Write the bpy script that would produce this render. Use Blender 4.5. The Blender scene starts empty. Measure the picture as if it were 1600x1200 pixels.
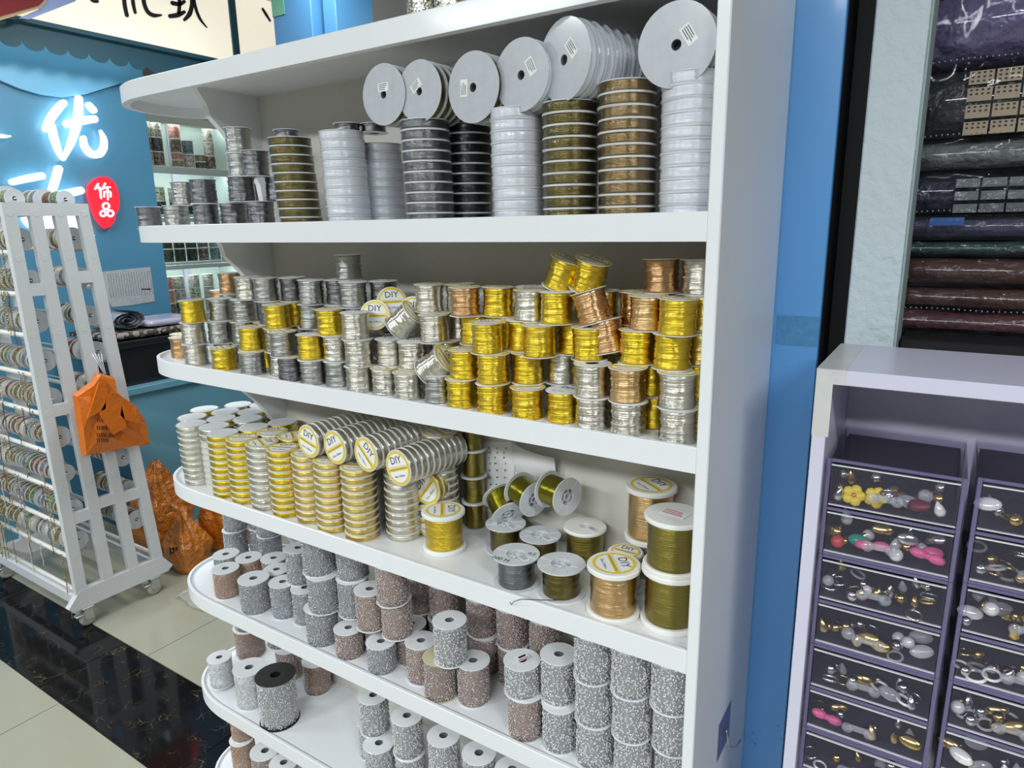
import bpy, math, random
import numpy as np
from mathutils import Matrix, Vector, Euler
R = random.Random(7)
scene = bpy.context.scene
COL = scene.collection

# ------------------------------------------------------------------ camera
FPX = 1060.0
CM = np.array([[0.84041121, -0.10933899, 0.53080503], [0.54169895, 0.19924019, -0.81661839], [-0.01646946, 0.97383178, 0.2266725]])
CC = np.array([0.258734, -0.837649, 1.586276])
cam_d = bpy.data.cameras.new('camera'); cam = bpy.data.objects.new('camera', cam_d); COL.objects.link(cam)
cam_d.sensor_width = 36.0; cam_d.lens = 36.0 * FPX / 1600.0; cam_d.clip_start = 0.02
m4 = Matrix([list(CM[i]) + [CC[i]] for i in range(3)] + [[0, 0, 0, 1]])
cam.matrix_world = m4
scene.camera = cam
def ray(x, y): return CM @ np.array([(x - 800) / FPX, -(y - 600) / FPX, -1.0])
def onX(x, y, X): d = ray(x, y); return CC + d * (X - CC[0]) / d[0]
def onY(x, y, Y): d = ray(x, y); return CC + d * (Y - CC[1]) / d[1]
def onZ(x, y, Z): d = ray(x, y); return CC + d * (Z - CC[2]) / d[2]

# ------------------------------------------------------------------ world, lights, exposure
vs = scene.view_settings
vs.view_transform = 'Standard'; vs.look = 'None'; vs.exposure = -0.08; vs.gamma = 1.0; vs.use_curve_mapping = False
w = bpy.data.worlds.new('world'); scene.world = w; w.use_nodes = True
bg = w.node_tree.nodes['Background']; bg.inputs[0].default_value = (0.86, 0.93, 1.0, 1); bg.inputs[1].default_value = 0.14
def area(name, loc, sx, sy, power, col=(1, 1, 1), rot=(0, 0, 0)):
    d = bpy.data.lights.new(name, 'AREA'); d.shape = 'RECTANGLE'; d.size = sx; d.size_y = sy; d.energy = power; d.color = col
    o = bpy.data.objects.new(name, d); COL.objects.link(o); o.location = loc; o.rotation_euler = rot
    return o
COOL = (0.90, 0.96, 1.0)
for lx, ly, pw in ((-2.2, -2.9, 80), (-0.6, -3.2, 66), (-3.2, -1.3, 30), (.55, -3.0, 60), (1.9, -1.6, 55), (-1.9, 1.4, 34), (-2.5, .1, 14)):  # last one added to brighten the sign wall and rack
    area('ceiling_lamp_light', (lx, ly, 2.86), 1.0, 0.3, pw, COOL)

# ------------------------------------------------------------------ materials
MATS = {}
def new_mat(name):
    m = bpy.data.materials.new(name); m.use_nodes = True
    return m, m.node_tree, m.node_tree.nodes['Principled BSDF']
def mat(name, col, rough=.5, metal=0., coat=0., coat_r=.1, spec=.5, emit=None, es=0., alpha=None, sub=0., noise=None, bump=None, trans=0.):
    """noise=(scale, amount) colour mottling ; bump=(scale, strength, distance)"""
    m, t, b = new_mat(name)
    b.inputs['Base Color'].default_value = (*col, 1); b.inputs['Roughness'].default_value = rough; b.inputs['Metallic'].default_value = metal
    b.inputs['Coat Weight'].default_value = coat; b.inputs['Coat Roughness'].default_value = coat_r; b.inputs['Specular IOR Level'].default_value = spec
    if trans: b.inputs['Transmission Weight'].default_value = trans
    if emit: b.inputs['Emission Color'].default_value = (*emit, 1); b.inputs['Emission Strength'].default_value = es
    tc = t.nodes.new('ShaderNodeTexCoord')
    if noise:
        n = t.nodes.new('ShaderNodeTexNoise'); n.inputs['Scale'].default_value = noise[0]; n.inputs['Detail'].default_value = 4
        t.links.new(tc.outputs['Object'], n.inputs['Vector'])
        mx = t.nodes.new('ShaderNodeMix'); mx.data_type = 'RGBA'
        k = noise[1]; c2 = noise[2] if len(noise) > 2 else tuple(min(1, c * (1 + k)) for c in col)
        mx.inputs[6].default_value = (*[c * (1 - k) for c in col], 1); mx.inputs[7].default_value = (*c2, 1)
        t.links.new(n.outputs['Fac'], mx.inputs[0]); t.links.new(mx.outputs[2], b.inputs['Base Color'])
    if bump:
        n = t.nodes.new('ShaderNodeTexNoise'); n.inputs['Scale'].default_value = bump[0]; n.inputs['Detail'].default_value = 3
        t.links.new(tc.outputs['Object'], n.inputs['Vector'])
        bp = t.nodes.new('ShaderNodeBump'); bp.inputs['Strength'].default_value = bump[1]; bp.inputs['Distance'].default_value = bump[2]
        t.links.new(n.outputs['Fac'], bp.inputs['Height']); t.links.new(bp.outputs[0], b.inputs['Normal'])
    MATS[name] = m
    return m
def wire_mat(name, col, rough=.3, pitch=.0011, wrap=1.0, metal=1., strength=.6, var=.3):
    m, t, b = new_mat(name)
    b.inputs['Metallic'].default_value = metal; b.inputs['Roughness'].default_value = rough
    b.inputs['Anisotropic'].default_value = .8; b.inputs['Anisotropic Rotation'].default_value = .25; tg = t.nodes.new('ShaderNodeTangent'); tg.direction_type = 'RADIAL'; tg.axis = 'Z'; t.links.new(tg.outputs[0], b.inputs['Tangent'])
    b.inputs['Coat Weight'].default_value = wrap * .7; b.inputs['Coat Roughness'].default_value = .08
    tc = t.nodes.new('ShaderNodeTexCoord')
    mp = t.nodes.new('ShaderNodeMapping'); mp.inputs['Scale'].default_value = (18, 18, 900)
    t.links.new(tc.outputs['Object'], mp.inputs[0])
    n = t.nodes.new('ShaderNodeTexNoise'); n.inputs['Scale'].default_value = 1.0; n.inputs['Detail'].default_value = 2
    t.links.new(mp.outputs[0], n.inputs['Vector'])
    mx = t.nodes.new('ShaderNodeMix'); mx.data_type = 'RGBA'
    mx.inputs[6].default_value = (*[c * (1 - var) for c in col], 1); mx.inputs[7].default_value = (*[min(1, c * (1 + var * .6)) for c in col], 1)
    t.links.new(n.outputs['Fac'], mx.inputs[0]); t.links.new(mx.outputs[2], b.inputs['Base Color'])
    bp = t.nodes.new('ShaderNodeBump'); bp.inputs['Strength'].default_value = strength * 1.5; bp.inputs['Distance'].default_value = .001
    t.links.new(n.outputs['Fac'], bp.inputs['Height']); t.links.new(bp.outputs[0], b.inputs['Normal'])
    # crinkled film over the wire
    n2 = t.nodes.new('ShaderNodeTexNoise'); n2.inputs['Scale'].default_value = 110; n2.inputs['Detail'].default_value = 3; n2.inputs['Distortion'].default_value = 1.2
    t.links.new(tc.outputs['Object'], n2.inputs['Vector'])
    b2 = t.nodes.new('ShaderNodeBump'); b2.inputs['Strength'].default_value = .55; b2.inputs['Distance'].default_value = .003
    t.links.new(n2.outputs['Fac'], b2.inputs['Height']); t.links.new(b2.outputs[0], b.inputs['Coat Normal'])
    MATS[name] = m
    return m
def clear_mat(name, tint, fac=.75, rough=.08, bump=None, body=None):
    """thin see-through plastic: mostly straight-through light plus a glossy skin"""
    m = bpy.data.materials.new(name); m.use_nodes = True; t = m.node_tree; t.nodes.clear()
    o = t.nodes.new('ShaderNodeOutputMaterial'); tr = t.nodes.new('ShaderNodeBsdfTransparent'); tr.inputs[0].default_value = (*tint, 1)
    g = t.nodes.new('ShaderNodeBsdfPrincipled'); g.inputs['Base Color'].default_value = (*(body or tint), 1); g.inputs['Roughness'].default_value = rough
    g.inputs['Coat Weight'].default_value = 1.0
    mx = t.nodes.new('ShaderNodeMixShader'); mx.inputs[0].default_value = 1 - fac
    t.links.new(tr.outputs[0], mx.inputs[1]); t.links.new(g.outputs[0], mx.inputs[2]); t.links.new(mx.outputs[0], o.inputs[0])
    if bump:
        tc = t.nodes.new('ShaderNodeTexCoord'); n = t.nodes.new('ShaderNodeTexNoise'); n.inputs['Scale'].default_value = bump[0]; n.inputs['Detail'].default_value = 2
        n.inputs['Distortion'].default_value = 1.5
        t.links.new(tc.outputs['Object'], n.inputs['Vector'])
        bp = t.nodes.new('ShaderNodeBump'); bp.inputs['Strength'].default_value = bump[1]; bp.inputs['Distance'].default_value = bump[2]
        t.links.new(n.outputs['Fac'], bp.inputs['Height']); t.links.new(bp.outputs[0], g.inputs['Normal'])
    MATS[name] = m
    return m
def spot_mat(name, cols, scale, rough=.4, metal=0., bump=.6):
    """patchwork of small coloured cells (beads, sequins, chain links seen from afar)"""
    m, t, b = new_mat(name)
    tc = t.nodes.new('ShaderNodeTexCoord'); v = t.nodes.new('ShaderNodeTexVoronoi'); v.inputs['Scale'].default_value = scale
    t.links.new(tc.outputs['Object'], v.inputs['Vector'])
    sp = t.nodes.new('ShaderNodeSeparateColor'); t.links.new(v.outputs['Color'], sp.inputs[0])
    r = t.nodes.new('ShaderNodeValToRGB'); r.color_ramp.interpolation = 'CONSTANT'
    while len(r.color_ramp.elements) < len(cols): r.color_ramp.elements.new(.5)
    for i, c in enumerate(cols): r.color_ramp.elements[i].position = i / len(cols); r.color_ramp.elements[i].color = (*c, 1)
    t.links.new(sp.outputs[0], r.inputs[0]); t.links.new(r.outputs[0], b.inputs['Base Color'])
    b.inputs['Roughness'].default_value = rough; b.inputs['Metallic'].default_value = metal
    bp = t.nodes.new('ShaderNodeBump'); bp.inputs['Strength'].default_value = bump; bp.inputs['Distance'].default_value = .002; bp.invert = True
    t.links.new(v.outputs['Distance'], bp.inputs['Height']); t.links.new(bp.outputs[0], b.inputs['Normal'])
    MATS[name] = m
    return m
mat('laminate', (.80, .81, .83), .35, noise=(6, .03), coat=.15)
mat('back_board', (.66, .64, .57), .5)
mat('milky', (.78, .79, .80), .3, coat=.4)
mat('milky_grey', (.66, .68, .70), .32, coat=.4)
mat('white_plastic', (.86, .85, .80), .35, coat=.3)
mat('dark_plastic', (.012, .012, .012), .25, coat=.5)
mat('tan_plastic', (.62, .55, .36), .4)
mat('hole', (.13, .13, .14), .8)  # hub bores lined dark: the shade inside put into the colour
mat('paper', (.83, .83, .82), .7)
mat('paper_worn', (.72, .73, .75), .6, noise=(30, .1))
mat('yellow_print', (.80, .58, .03), .45)
mat('ink', (.02, .02, .025), .6)
mat('red_ink', (.55, .06, .06), .6)
wire_mat('gold', (.80, .57, .035), .28)
wire_mat('gold_pale', (.80, .60, .18), .3)
wire_mat('silver', (.68, .65, .57), .26)
wire_mat('steel', (.42, .42, .40), .28)
wire_mat('gunmetal', (.20, .20, .21), .28)
wire_mat('copper', (.62, .36, .17), .28)
wire_mat('rose', (.72, .47, .22), .28, wrap=.6)
wire_mat('bronze', (.30, .20, .08), .3)
wire_mat('olive', (.27, .22, .045), .34, wrap=.7)
wire_mat('olive_bright', (.30, .27, .02), .3, wrap=.3)
wire_mat('olive_dark', (.16, .125, .03), .34, wrap=.8)
wire_mat('blackwire', (.045, .045, .05), .3)
wire_mat('whitewire', (.84, .87, .95), .35, metal=.1, strength=.25, var=.12)
wire_mat('lead', (.24, .25, .26), .36, wrap=.3)
clear_mat('reel_clear', (.95, .95, .93), .35, .2, body=(.85, .84, .80))
clear_mat('film', (.99, .99, .99), .90, .10, (60, 1., .012), body=(.10, .10, .11))
clear_mat('drawer_clear', (.965, .96, .985), .935, .05, body=(.32, .30, .40))
clear_mat('drawer_rim', (.80, .78, .92), .55, .12, body=(.26, .23, .42))
mat('beadcore_silver', (.40, .41, .43), .45, .5, bump=(400, .6, .001))
mat('beadcore_pink', (.40, .30, .27), .5, .4, bump=(400, .6, .001))
mat('beadcore_brown', (.36, .22, .14), .5, .4, bump=(400, .6, .001))
mat('bead_pearl', (.62, .62, .62), .22, .25, coat=.6)
mat('bead_silver', (.48, .49, .52), .25, .7)
mat('bead_pinkgrey', (.50, .43, .41), .25, .5, coat=.5)
mat('bead_peach', (.62, .42, .28), .25, .5)

# ------------------------------------------------------------------ mesh builder
class MB:
    def __init__(s): s.v = []; s.f = []; s.m = []; s.sm = []; s.mats = []
    def mi(s, name):
        if name not in s.mats: s.mats.append(name)
        return s.mats.index(name)
    def add(s, vs_, fs, mname, smooth=False, M=None):
        o = len(s.v); k = s.mi(mname)
        if M is not None: vs_ = [tuple(M @ Vector(v)) for v in vs_]
        s.v += [tuple(v) for v in vs_]
        for f in fs: s.f.append(tuple(i + o for i in f)); s.m.append(k); s.sm.append(smooth)
        return s
    def lathe(s, prof, n, mname, closed=False, smooth=True, M=None, jit=None):
        k = len(prof); V = []; F = []
        for i in range(n):
            a = 2 * math.pi * i / n; c, si = math.cos(a), math.sin(a)
            for j, (r, z) in enumerate(prof):
                rr = r + (jit[j][i] if jit else 0)
                V.append((rr * c, rr * si, z))
        for i in range(n):
            i2 = (i + 1) % n
            for j in range(k if closed else k - 1):
                j2 = (j + 1) % k
                F.append((i * k + j, i2 * k + j, i2 * k + j2, i * k + j2))
        return s.add(V, F, mname, smooth, M)
    def disc(s, r, z, n, mname, M=None, up=True):
        V = [(r * math.cos(2 * math.pi * i / n), r * math.sin(2 * math.pi * i / n), z) for i in range(n)]
        return s.add(V, [tuple(range(n)) if up else tuple(reversed(range(n)))], mname, False, M)
    def ring(s, r0, r1, z, n, mname, M=None):
        V = [(r * math.cos(2 * math.pi * i / n), r * math.sin(2 * math.pi * i / n), z) for i in range(n) for r in (r0, r1)]
        return s.add(V, [(2 * i, 2 * i + 1, (2 * i + 3) % (2 * n), (2 * i + 2) % (2 * n)) for i in range(n)], mname, False, M)
    def box(s, x0, x1, y0, y1, z0, z1, mname, c=0., M=None):
        if c <= 0:
            V = [(x, y, z) for x in (x0, x1) for y in (y0, y1) for z in (z0, z1)]
            F = [(0, 1, 3, 2), (4, 6, 7, 5), (0, 4, 5, 1), (2, 3, 7, 6), (0, 2, 6, 4), (1, 5, 7, 3)]
            return s.add(V, F, mname, False, M)
        X = (x0, x1); Y = (y0, y1); Z = (z0, z1); V = []; idx = {}
        for a in (0, 1):
            for b in (0, 1):
                for d in (0, 1):
                    sx, sy, sz = c * (1 - 2 * a), c * (1 - 2 * b), c * (1 - 2 * d)
                    for t, p in (('x', (X[a], Y[b] + sy, Z[d] + sz)), ('y', (X[a] + sx, Y[b], Z[d] + sz)), ('z', (X[a] + sx, Y[b] + sy, Z[d]))):
                        idx[a, b, d, t] = len(V); V.append(p)
        F = []
        for a in (0, 1): F.append([idx[a, 0, 0, 'x'], idx[a, 1, 0, 'x'], idx[a, 1, 1, 'x'], idx[a, 0, 1, 'x']][::(1 if a else -1)])
        for b in (0, 1): F.append([idx[0, b, 0, 'y'], idx[0, b, 1, 'y'], idx[1, b, 1, 'y'], idx[1, b, 0, 'y']][::(1 if b else -1)])
        for d in (0, 1): F.append([idx[0, 0, d, 'z'], idx[1, 0, d, 'z'], idx[1, 1, d, 'z'], idx[0, 1, d, 'z']][::(1 if d else -1)])
        for a in (0, 1):
            for b in (0, 1): F.append([idx[a, b, 0, 'x'], idx[a, b, 1, 'x'], idx[a, b, 1, 'y'], idx[a, b, 0, 'y']])
            for d in (0, 1): F.append([idx[a, 0, d, 'x'], idx[a, 1, d, 'x'], idx[a, 1, d, 'z'], idx[a, 0, d, 'z']])
        for b in (0, 1):
            for d in (0, 1): F.append([idx[0, b, d, 'y'], idx[1, b, d, 'y'], idx[1, b, d, 'z'], idx[0, b, d, 'z']])
        for a in (0, 1):
            for b in (0, 1):
                for d in (0, 1): F.append([idx[a, b, d, 'x'], idx[a, b, d, 'y'], idx[a, b, d, 'z']])
        return s.add(V, F, mname, False, M)
    def tube(s, pts, r, n, mname, caps=True, smooth=True):
        P = [Vector(p) for p in pts]; V = []; F = []
        rs = r if isinstance(r, (list, tuple)) else [r] * len(P)
        for i, p in enumerate(P):
            d = (P[min(i + 1, len(P) - 1)] - P[max(i - 1, 0)]).normalized()
            u = d.cross(Vector((0, 0, 1))) if abs(d.z) < .9 else d.cross(Vector((1, 0, 0)))
            u.normalize(); v = d.cross(u)
            for k in range(n):
                a = 2 * math.pi * k / n; V.append(p + (u * math.cos(a) + v * math.sin(a)) * rs[i])
        for i in range(len(P) - 1):
            for k in range(n): F.append((i * n + k, i * n + (k + 1) % n, (i + 1) * n + (k + 1) % n, (i + 1) * n + k))
        if caps: F.append(tuple(reversed(range(n)))); F.append(tuple((len(P) - 1) * n + k for k in range(n)))
        return s.add(V, F, mname, smooth)
    def prism(s, poly, f, d, mname, smooth_side=False):
        """poly: 2-D outline, f(u,v,w) -> xyz, extruded w = d[0]..d[1]"""
        n = len(poly); V = [f(u, v, d[0]) for u, v in poly] + [f(u, v, d[1]) for u, v in poly]
        s.add(V, [tuple(reversed(range(n))), tuple(range(n, 2 * n))], mname)
        return s.add(V, [(i, (i + 1) % n, n + (i + 1) % n, n + i) for i in range(n)], mname, smooth_side)
    def sphere(s, c, r, mname, nu=8, nv=5, M=None, sc=(1, 1, 1)):
        V = [(c[0], c[1], c[2] - r * sc[2])]; F = []
        for j in range(1, nv):
            t = math.pi * j / nv
            for i in range(nu):
                a = 2 * math.pi * i / nu; V.append((c[0] + r * sc[0] * math.sin(t) * math.cos(a), c[1] + r * sc[1] * math.sin(t) * math.sin(a), c[2] - r * sc[2] * math.cos(t)))
        V.append((c[0], c[1], c[2] + r * sc[2])); e = len(V) - 1
        for i in range(nu):
            F.append((0, 1 + (i + 1) % nu, 1 + i)); F.append((e, 1 + (nv - 2) * nu + i, 1 + (nv - 2) * nu + (i + 1) % nu))
            for j in range(nv - 2): F.append((1 + j * nu + i, 1 + j * nu + (i + 1) % nu, 1 + (j + 1) * nu + (i + 1) % nu, 1 + (j + 1) * nu + i))
        return s.add(V, F, mname, True, M)
    def mesh(s, name):
        me = bpy.data.meshes.new(name); me.from_pydata(s.v, [], s.f)
        for n in s.mats: me.materials.append(MATS[n])
        me.polygons.foreach_set('material_index', s.m); me.polygons.foreach_set('use_smooth', s.sm); me.update()
        return me
def link(name, me, parent=None, loc=None, rot=None):
    o = bpy.data.objects.new(name, me); COL.objects.link(o)
    if parent is not None: o.parent = parent
    if loc is not None: o.location = loc
    if rot is not None: o.rotation_euler = rot
    return o
def tag(o, label, cat, group=None, kind=None):
    if label: o['label'] = label
    if cat: o['category'] = cat
    if group: o['group'] = group
    if kind: o['kind'] = kind
    return o
def struct(o): o['kind'] = 'structure'; return o
def empty(name, loc=(0, 0, 0), rot=(0, 0, 0)): return link(name, None, None, loc, rot)
ORD = ['first', 'second', 'third', 'fourth', 'fifth', 'sixth', 'seventh', 'eighth', 'ninth', 'tenth', 'eleventh', 'twelfth', 'thirteenth', 'fourteenth', 'fifteenth']
def text_geo(body, size, align='CENTER'):
    cu = bpy.data.curves.new('t', 'FONT'); cu.body = body; cu.size = size; cu.align_x = align; cu.align_y = 'CENTER'; cu.resolution_u = 2
    o = bpy.data.objects.new('t', cu); COL.objects.link(o)
    dg = bpy.context.evaluated_depsgraph_get(); me = o.evaluated_get(dg).to_mesh()
    V = [tuple(v.co) for v in me.vertices]; F = [tuple(p.vertices) for p in me.polygons]
    o.evaluated_get(dg).to_mesh_clear(); bpy.data.objects.remove(o); bpy.data.curves.remove(cu)
    return V, F
DIY = text_geo('DIY', 1.0); SIZE = text_geo('Size: 0.8mm', 1.0)
def label_disc(mb, r, z, n=28, gold=True, hole=0):
    """round paper label: white disc, yellow ring and stripe band, DIY"""
    mb.disc(r, z, n, 'paper')
    if gold:
        mb.ring(r * .86, r, z + .0002, n, 'yellow_print')
        for y0, y1 in ((-.16, .02), (.06, .10)):
            mb.box(-r * .88, r * .88, r * y0, r * y1, z + .00015, z + .0003, 'yellow_print')
        mb.box(-r * .8, r * .8, -r * .09, -r * .07, z + .0003, z + .0004, 'ink'); mb.box(-r * .7, r * .7, -r * .03, -r * .015, z + .0003, z + .0004, 'ink')
    mb.add([(x * r * .62, y * r * .62 + r * .46, z + .0004) for x, y, q in DIY[0]], DIY[1], 'ink')
    mb.add([(x * r * .2, y * r * .2 - r * .48, z + .0004) for x, y, q in SIZE[0]], SIZE[1], 'ink')
    return mb
def spool_body(name, Rf, h, t, rc, rh, mname, n=28, ch=.0004):
    p = [(rh, 0), (Rf - ch, 0), (Rf, ch), (Rf, t - ch), (Rf - ch, t), (rc, t), (rc, h - t), (Rf - ch, h - t), (Rf, h - t + ch), (Rf, h - ch), (Rf - ch, h), (rh, h)]
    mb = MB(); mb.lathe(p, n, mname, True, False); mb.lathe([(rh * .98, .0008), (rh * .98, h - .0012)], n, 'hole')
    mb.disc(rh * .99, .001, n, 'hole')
    return mb.mesh(name)
def winding(name, rw, z0, z1, rc, mname, rings=12, n=28, wob=.0005, waist=0., seed=0):
    q = random.Random(seed); prof = [(rc, z0)]; jit = [[0] * n]
    for i in range(rings + 1):
        u = i / rings; prof.append((rw + q.uniform(-wob, wob) + waist * (2 * u - 1) ** 2, z0 + (z1 - z0) * u))
        ph = q.uniform(0, 6.28); jit.append([wob * .7 * math.sin(3 * 6.2832 * k / n + ph) for k in range(n)])
    prof.append((rc, z1)); jit.append([0] * n)
    return MB().lathe(prof, n, mname, False, True, None, jit).mesh(name)

# ================================================================== THE SETTING
ZF = 0.0
mat('cream_tile', (.37, .355, .27), .16, coat=.4, noise=(3, .06))
mat('grout', (.10, .095, .08), .8)
def marble():
    m, t, b = new_mat('black_marble'); b.inputs['Roughness'].default_value = .08; b.inputs['Specular IOR Level'].default_value = .3
    tc = t.nodes.new('ShaderNodeTexCoord'); n = t.nodes.new('ShaderNodeTexNoise'); n.inputs['Scale'].default_value = 9; n.inputs['Detail'].default_value = 3
    t.links.new(tc.outputs['Object'], n.inputs['Vector'])
    ad = t.nodes.new('ShaderNodeMix'); ad.data_type = 'RGBA'; ad.inputs[0].default_value = .16
    t.links.new(tc.outputs['Object'], ad.inputs[6]); t.links.new(n.outputs['Color'], ad.inputs[7])
    v = t.nodes.new('ShaderNodeTexVoronoi'); v.feature = 'DISTANCE_TO_EDGE'; v.inputs['Scale'].default_value = 26
    t.links.new(ad.outputs[2], v.inputs['Vector'])
    r = t.nodes.new('ShaderNodeValToRGB'); r.color_ramp.elements[0].position = 0; r.color_ramp.elements[0].color = (1, 1, 1, 1)
    r.color_ramp.elements[1].position = .028; r.color_ramp.elements[1].color = (0, 0, 0, 1); t.links.new(v.outputs['Distance'], r.inputs[0])
    n2 = t.nodes.new('ShaderNodeTexNoise'); n2.inputs['Scale'].default_value = 14; n2.inputs['Detail'].default_value = 2; t.links.new(tc.outputs['Object'], n2.inputs['Vector'])
    r2 = t.nodes.new('ShaderNodeValToRGB'); r2.color_ramp.elements[0].position = .5; r2.color_ramp.elements[1].position = .68; t.links.new(n2.outputs['Fac'], r2.inputs[0])
    mu = t.nodes.new('ShaderNodeMath'); mu.operation = 'MULTIPLY'; t.links.new(r.outputs[0], mu.inputs[0]); t.links.new(r2.outputs[0], mu.inputs[1])
    mx = t.nodes.new('ShaderNodeMix'); mx.data_type = 'RGBA'; mx.inputs[6].default_value = (.006, .006, .007, 1); mx.inputs[7].default_value = (.15, .11, .055, 1)
    t.links.new(mu.outputs[0], mx.inputs[0]); t.links.new(mx.outputs[2], b.inputs['Base Color']); MATS['black_marble'] = m
marble()
mat('ceiling_white', (.78, .79, .80), .8)
mat('lamp_panel', (.9, .9, .9), .5, emit=(.92, .97, 1), es=5)
SY0, SY1 = .015, .325          # black strip
fl = struct(link('floor', MB().box(-6.5, 3, -4.5, 4.5, -.06, -.004, 'grout').mesh('floor')))
g = .0016
def tile(nm, x0, x1, y0, y1, m): link(nm, MB().box(x0 + g, x1 - g, y0 + g, y1 - g, -.004, 0, m, .0006).mesh(nm), fl)
xs = [-2.19 + .8 * k for k in range(-5, 7)]
for a, b in zip(xs[:-1], xs[1:]):
    for k in range(-5, 0): tile('cream_tile', a, b, SY0 + .8 * k, SY0 + .8 * (k + 1), 'cream_tile')
    for k in range(0, 5): tile('cream_tile', a, b, SY1 + .8 * k, SY1 + .8 * (k + 1), 'cream_tile')
    tile('black_tile', a + .645, b + .645, SY0, SY1, 'black_marble')
cl = struct(link('ceiling', MB().box(-6.5, 3, -4.5, 4.5, 2.95, 3.0, 'ceiling_white').mesh('ceiling')))
mat('wall_paint', (.60, .62, .62), .7); mat('wall_dim', (.10, .10, .11), .7)
struct(link('wall_back', MB().box(-6.5, 3, 4.0, 4.1, 0, 2.95, 'wall_paint').mesh('wall_back')))
struct(link('wall_front', MB().box(-6.5, 3, -4.5, -4.4, 0, 2.95, 'wall_dim').mesh('wall_front')))  # unseen, added dark so the metal wire reflects some contrast
struct(link('wall_left', MB().box(-6.1, -6.0, -4.5, 4.0, 0, 2.95, 'wall_paint').mesh('wall_left')))

# ================================================================== MAIN SHELF UNIT
LEN = 1.375; DEP = .31; YB = .225; XB = -1.10; HD = DEP / 2; REC = .0135
S = {1: 1.892, 2: 1.600, 3: 1.300, 4: .999, 5: .7155, 6: .417, 7: .120}
LIP = .007; THK = .036
def outline(inset=0.):
    pts = [(0., inset)]; cx, rx, ry = -1.165, LEN - 1.165 - inset, DEP / 2 - inset
    for i in range(65):
        a = math.pi * i / 64; s_, c_ = math.sin(a), math.cos(a); e = 2 / 2.35
        pts.append((cx - rx * s_ ** e, DEP / 2 - ry * math.copysign(abs(c_) ** e, c_)))
    pts.append((0., DEP - inset))
    return pts
unit = tag(empty('shelf_unit', (0, 0, 0)), 'tall white laminate shelf unit with rounded shelf ends, crowded with spools', 'shelf')
t_ = .0166
link('side_panel', MB().box(0, t_, -.001, .326, 0, 2.75, 'laminate', .0015).mesh('side_panel'), unit)
for k, z in S.items():
    mb = MB(); oo = outline(); ii = outline(.0065); n = len(oo); th = THK if k > 1 else .0355
    V = [(x, y, z - REC) for x, y in outline(.016)] + [(x, y, z - th) for x, y in outline(.0155)] + [(x, y, z - th) for x, y in oo] + [(x, y, z - .0012) for x, y in oo] + [(x, y, z) for x, y in outline(.0012)] + [(x, y, z) for x, y in ii] + [(x, y, z - LIP) for x, y in outline(.0075)]
    F = [tuple(range(n))]
    for b in range(6): F += [(b * n + i, b * n + i + 1, (b + 1) * n + i + 1, (b + 1) * n + i) for i in range(n - 1)]
    F.append(tuple(reversed(range(6 * n, 7 * n))))
    F.append(tuple(b * n for b in range(7)) + tuple(b * n + n - 1 for b in reversed(range(7))))
    mb.add(V, F, 'laminate')
    me = mb.mesh('shelf')
    link('shelf', me, unit)
ks = sorted(S)
for k in ks[:-1]:
    z1 = S[k] - REC; z0 = S[k + 1] - LIP
    link('back_panel', MB().box(XB, 0, YB, YB + .012, z0, z1, 'back_board').mesh('back_panel'), unit)
    pr = [(.075, 0), (YB + .012, 0), (YB + .012, -.235), (YB - .010, -.235), (YB - .016, -.19)]
    for i in range(1, 10):
        u = i / 10; pr.append((YB - .016 - (YB - .105) * u, -.19 + .145 * u + .012 * math.sin(math.pi * u)))
    pr += [(.096, -.034), (.088, -.022), (.080, -.010)]
    link('bracket', MB().prism(pr, lambda u, v, w_: (w_, u, z1 + v), (XB - .016, XB), 'laminate').mesh('bracket'), unit)
link('plinth', MB().box(-1.2, 0, .03, .26, 0, S[7] - THK, 'laminate', .002).mesh('plinth'), unit)

# ================================================================== SPOOLS ON THE SHELVES
def put(name, body, parts, loc, rot, label, cat, group):
    o = tag(link(name, body, None, loc, rot), label, cat, group)
    for nm, me in parts:
        if me is not None: link(nm, me, o)
    return o
# ---- shelf 2: big flat reels in stacks
RF, RH = .039, .0157
reel_body = spool_body('reel', RF, RH, .0014, .018, .0085, 'milky', 40)
REELW = {c: [winding('wire', RF - .0012, .0014, RH - .0014, .018, c, 5, 40, .0006, 0, s) for s in range(3)] for c in ('olive_dark', 'whitewire', 'gunmetal', 'blackwire', 'bronze')}
mbf = MB(); mbf.lathe([(RF + .0006, .0004), (RF + .0002, RH * .5), (RF + .0006, RH - .0004)], 40, 'film'); reel_film = mbf.mesh('shrink_film')
Z2 = S[2] - LIP
CN = {'olive_dark': 'olive', 'whitewire': 'white', 'gunmetal': 'dark grey', 'blackwire': 'black', 'bronze': 'bronze', 'gold': 'gold', 'gold_pale': 'pale gold', 'silver': 'silver', 'steel': 'grey steel', 'copper': 'copper', 'rose': 'rose gold', 'olive': 'olive', 'lead': 'lead grey', 'olive_bright': 'bright olive'}
stacks2 = [  # px centre at base, Y, wire, count, lean x, name
    (471, .050, 'olive_dark', 10, -.017, 'leaning olive stack beside the small dark spools'),
    (547, .050, 'whitewire', 10, -.008, 'white stack next to the leaning olive stack'),
    (602, .125, 'whitewire', 9, -.003, 'white stack set back behind its neighbours'),
    (674, .046, 'gunmetal', 10, -.006, 'dark grey stack between white and black stacks'),
    (735, .125, 'blackwire', 10, .0, 'black stack set back behind its neighbours'),
    (811, .048, 'whitewire', 10, -.003, 'white stack between black and olive stacks'),
    (891, .048, 'olive_dark', 10, -.001, 'upright olive stack between white and wrapped stacks'),
    (979, .048, 'bronze', 11, -.003, 'bronze stack wrapped in crinkled film'),
    (1068, .050, 'whitewire', 11, .0, 'white stack touching the side panel')]
SX = []
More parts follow.
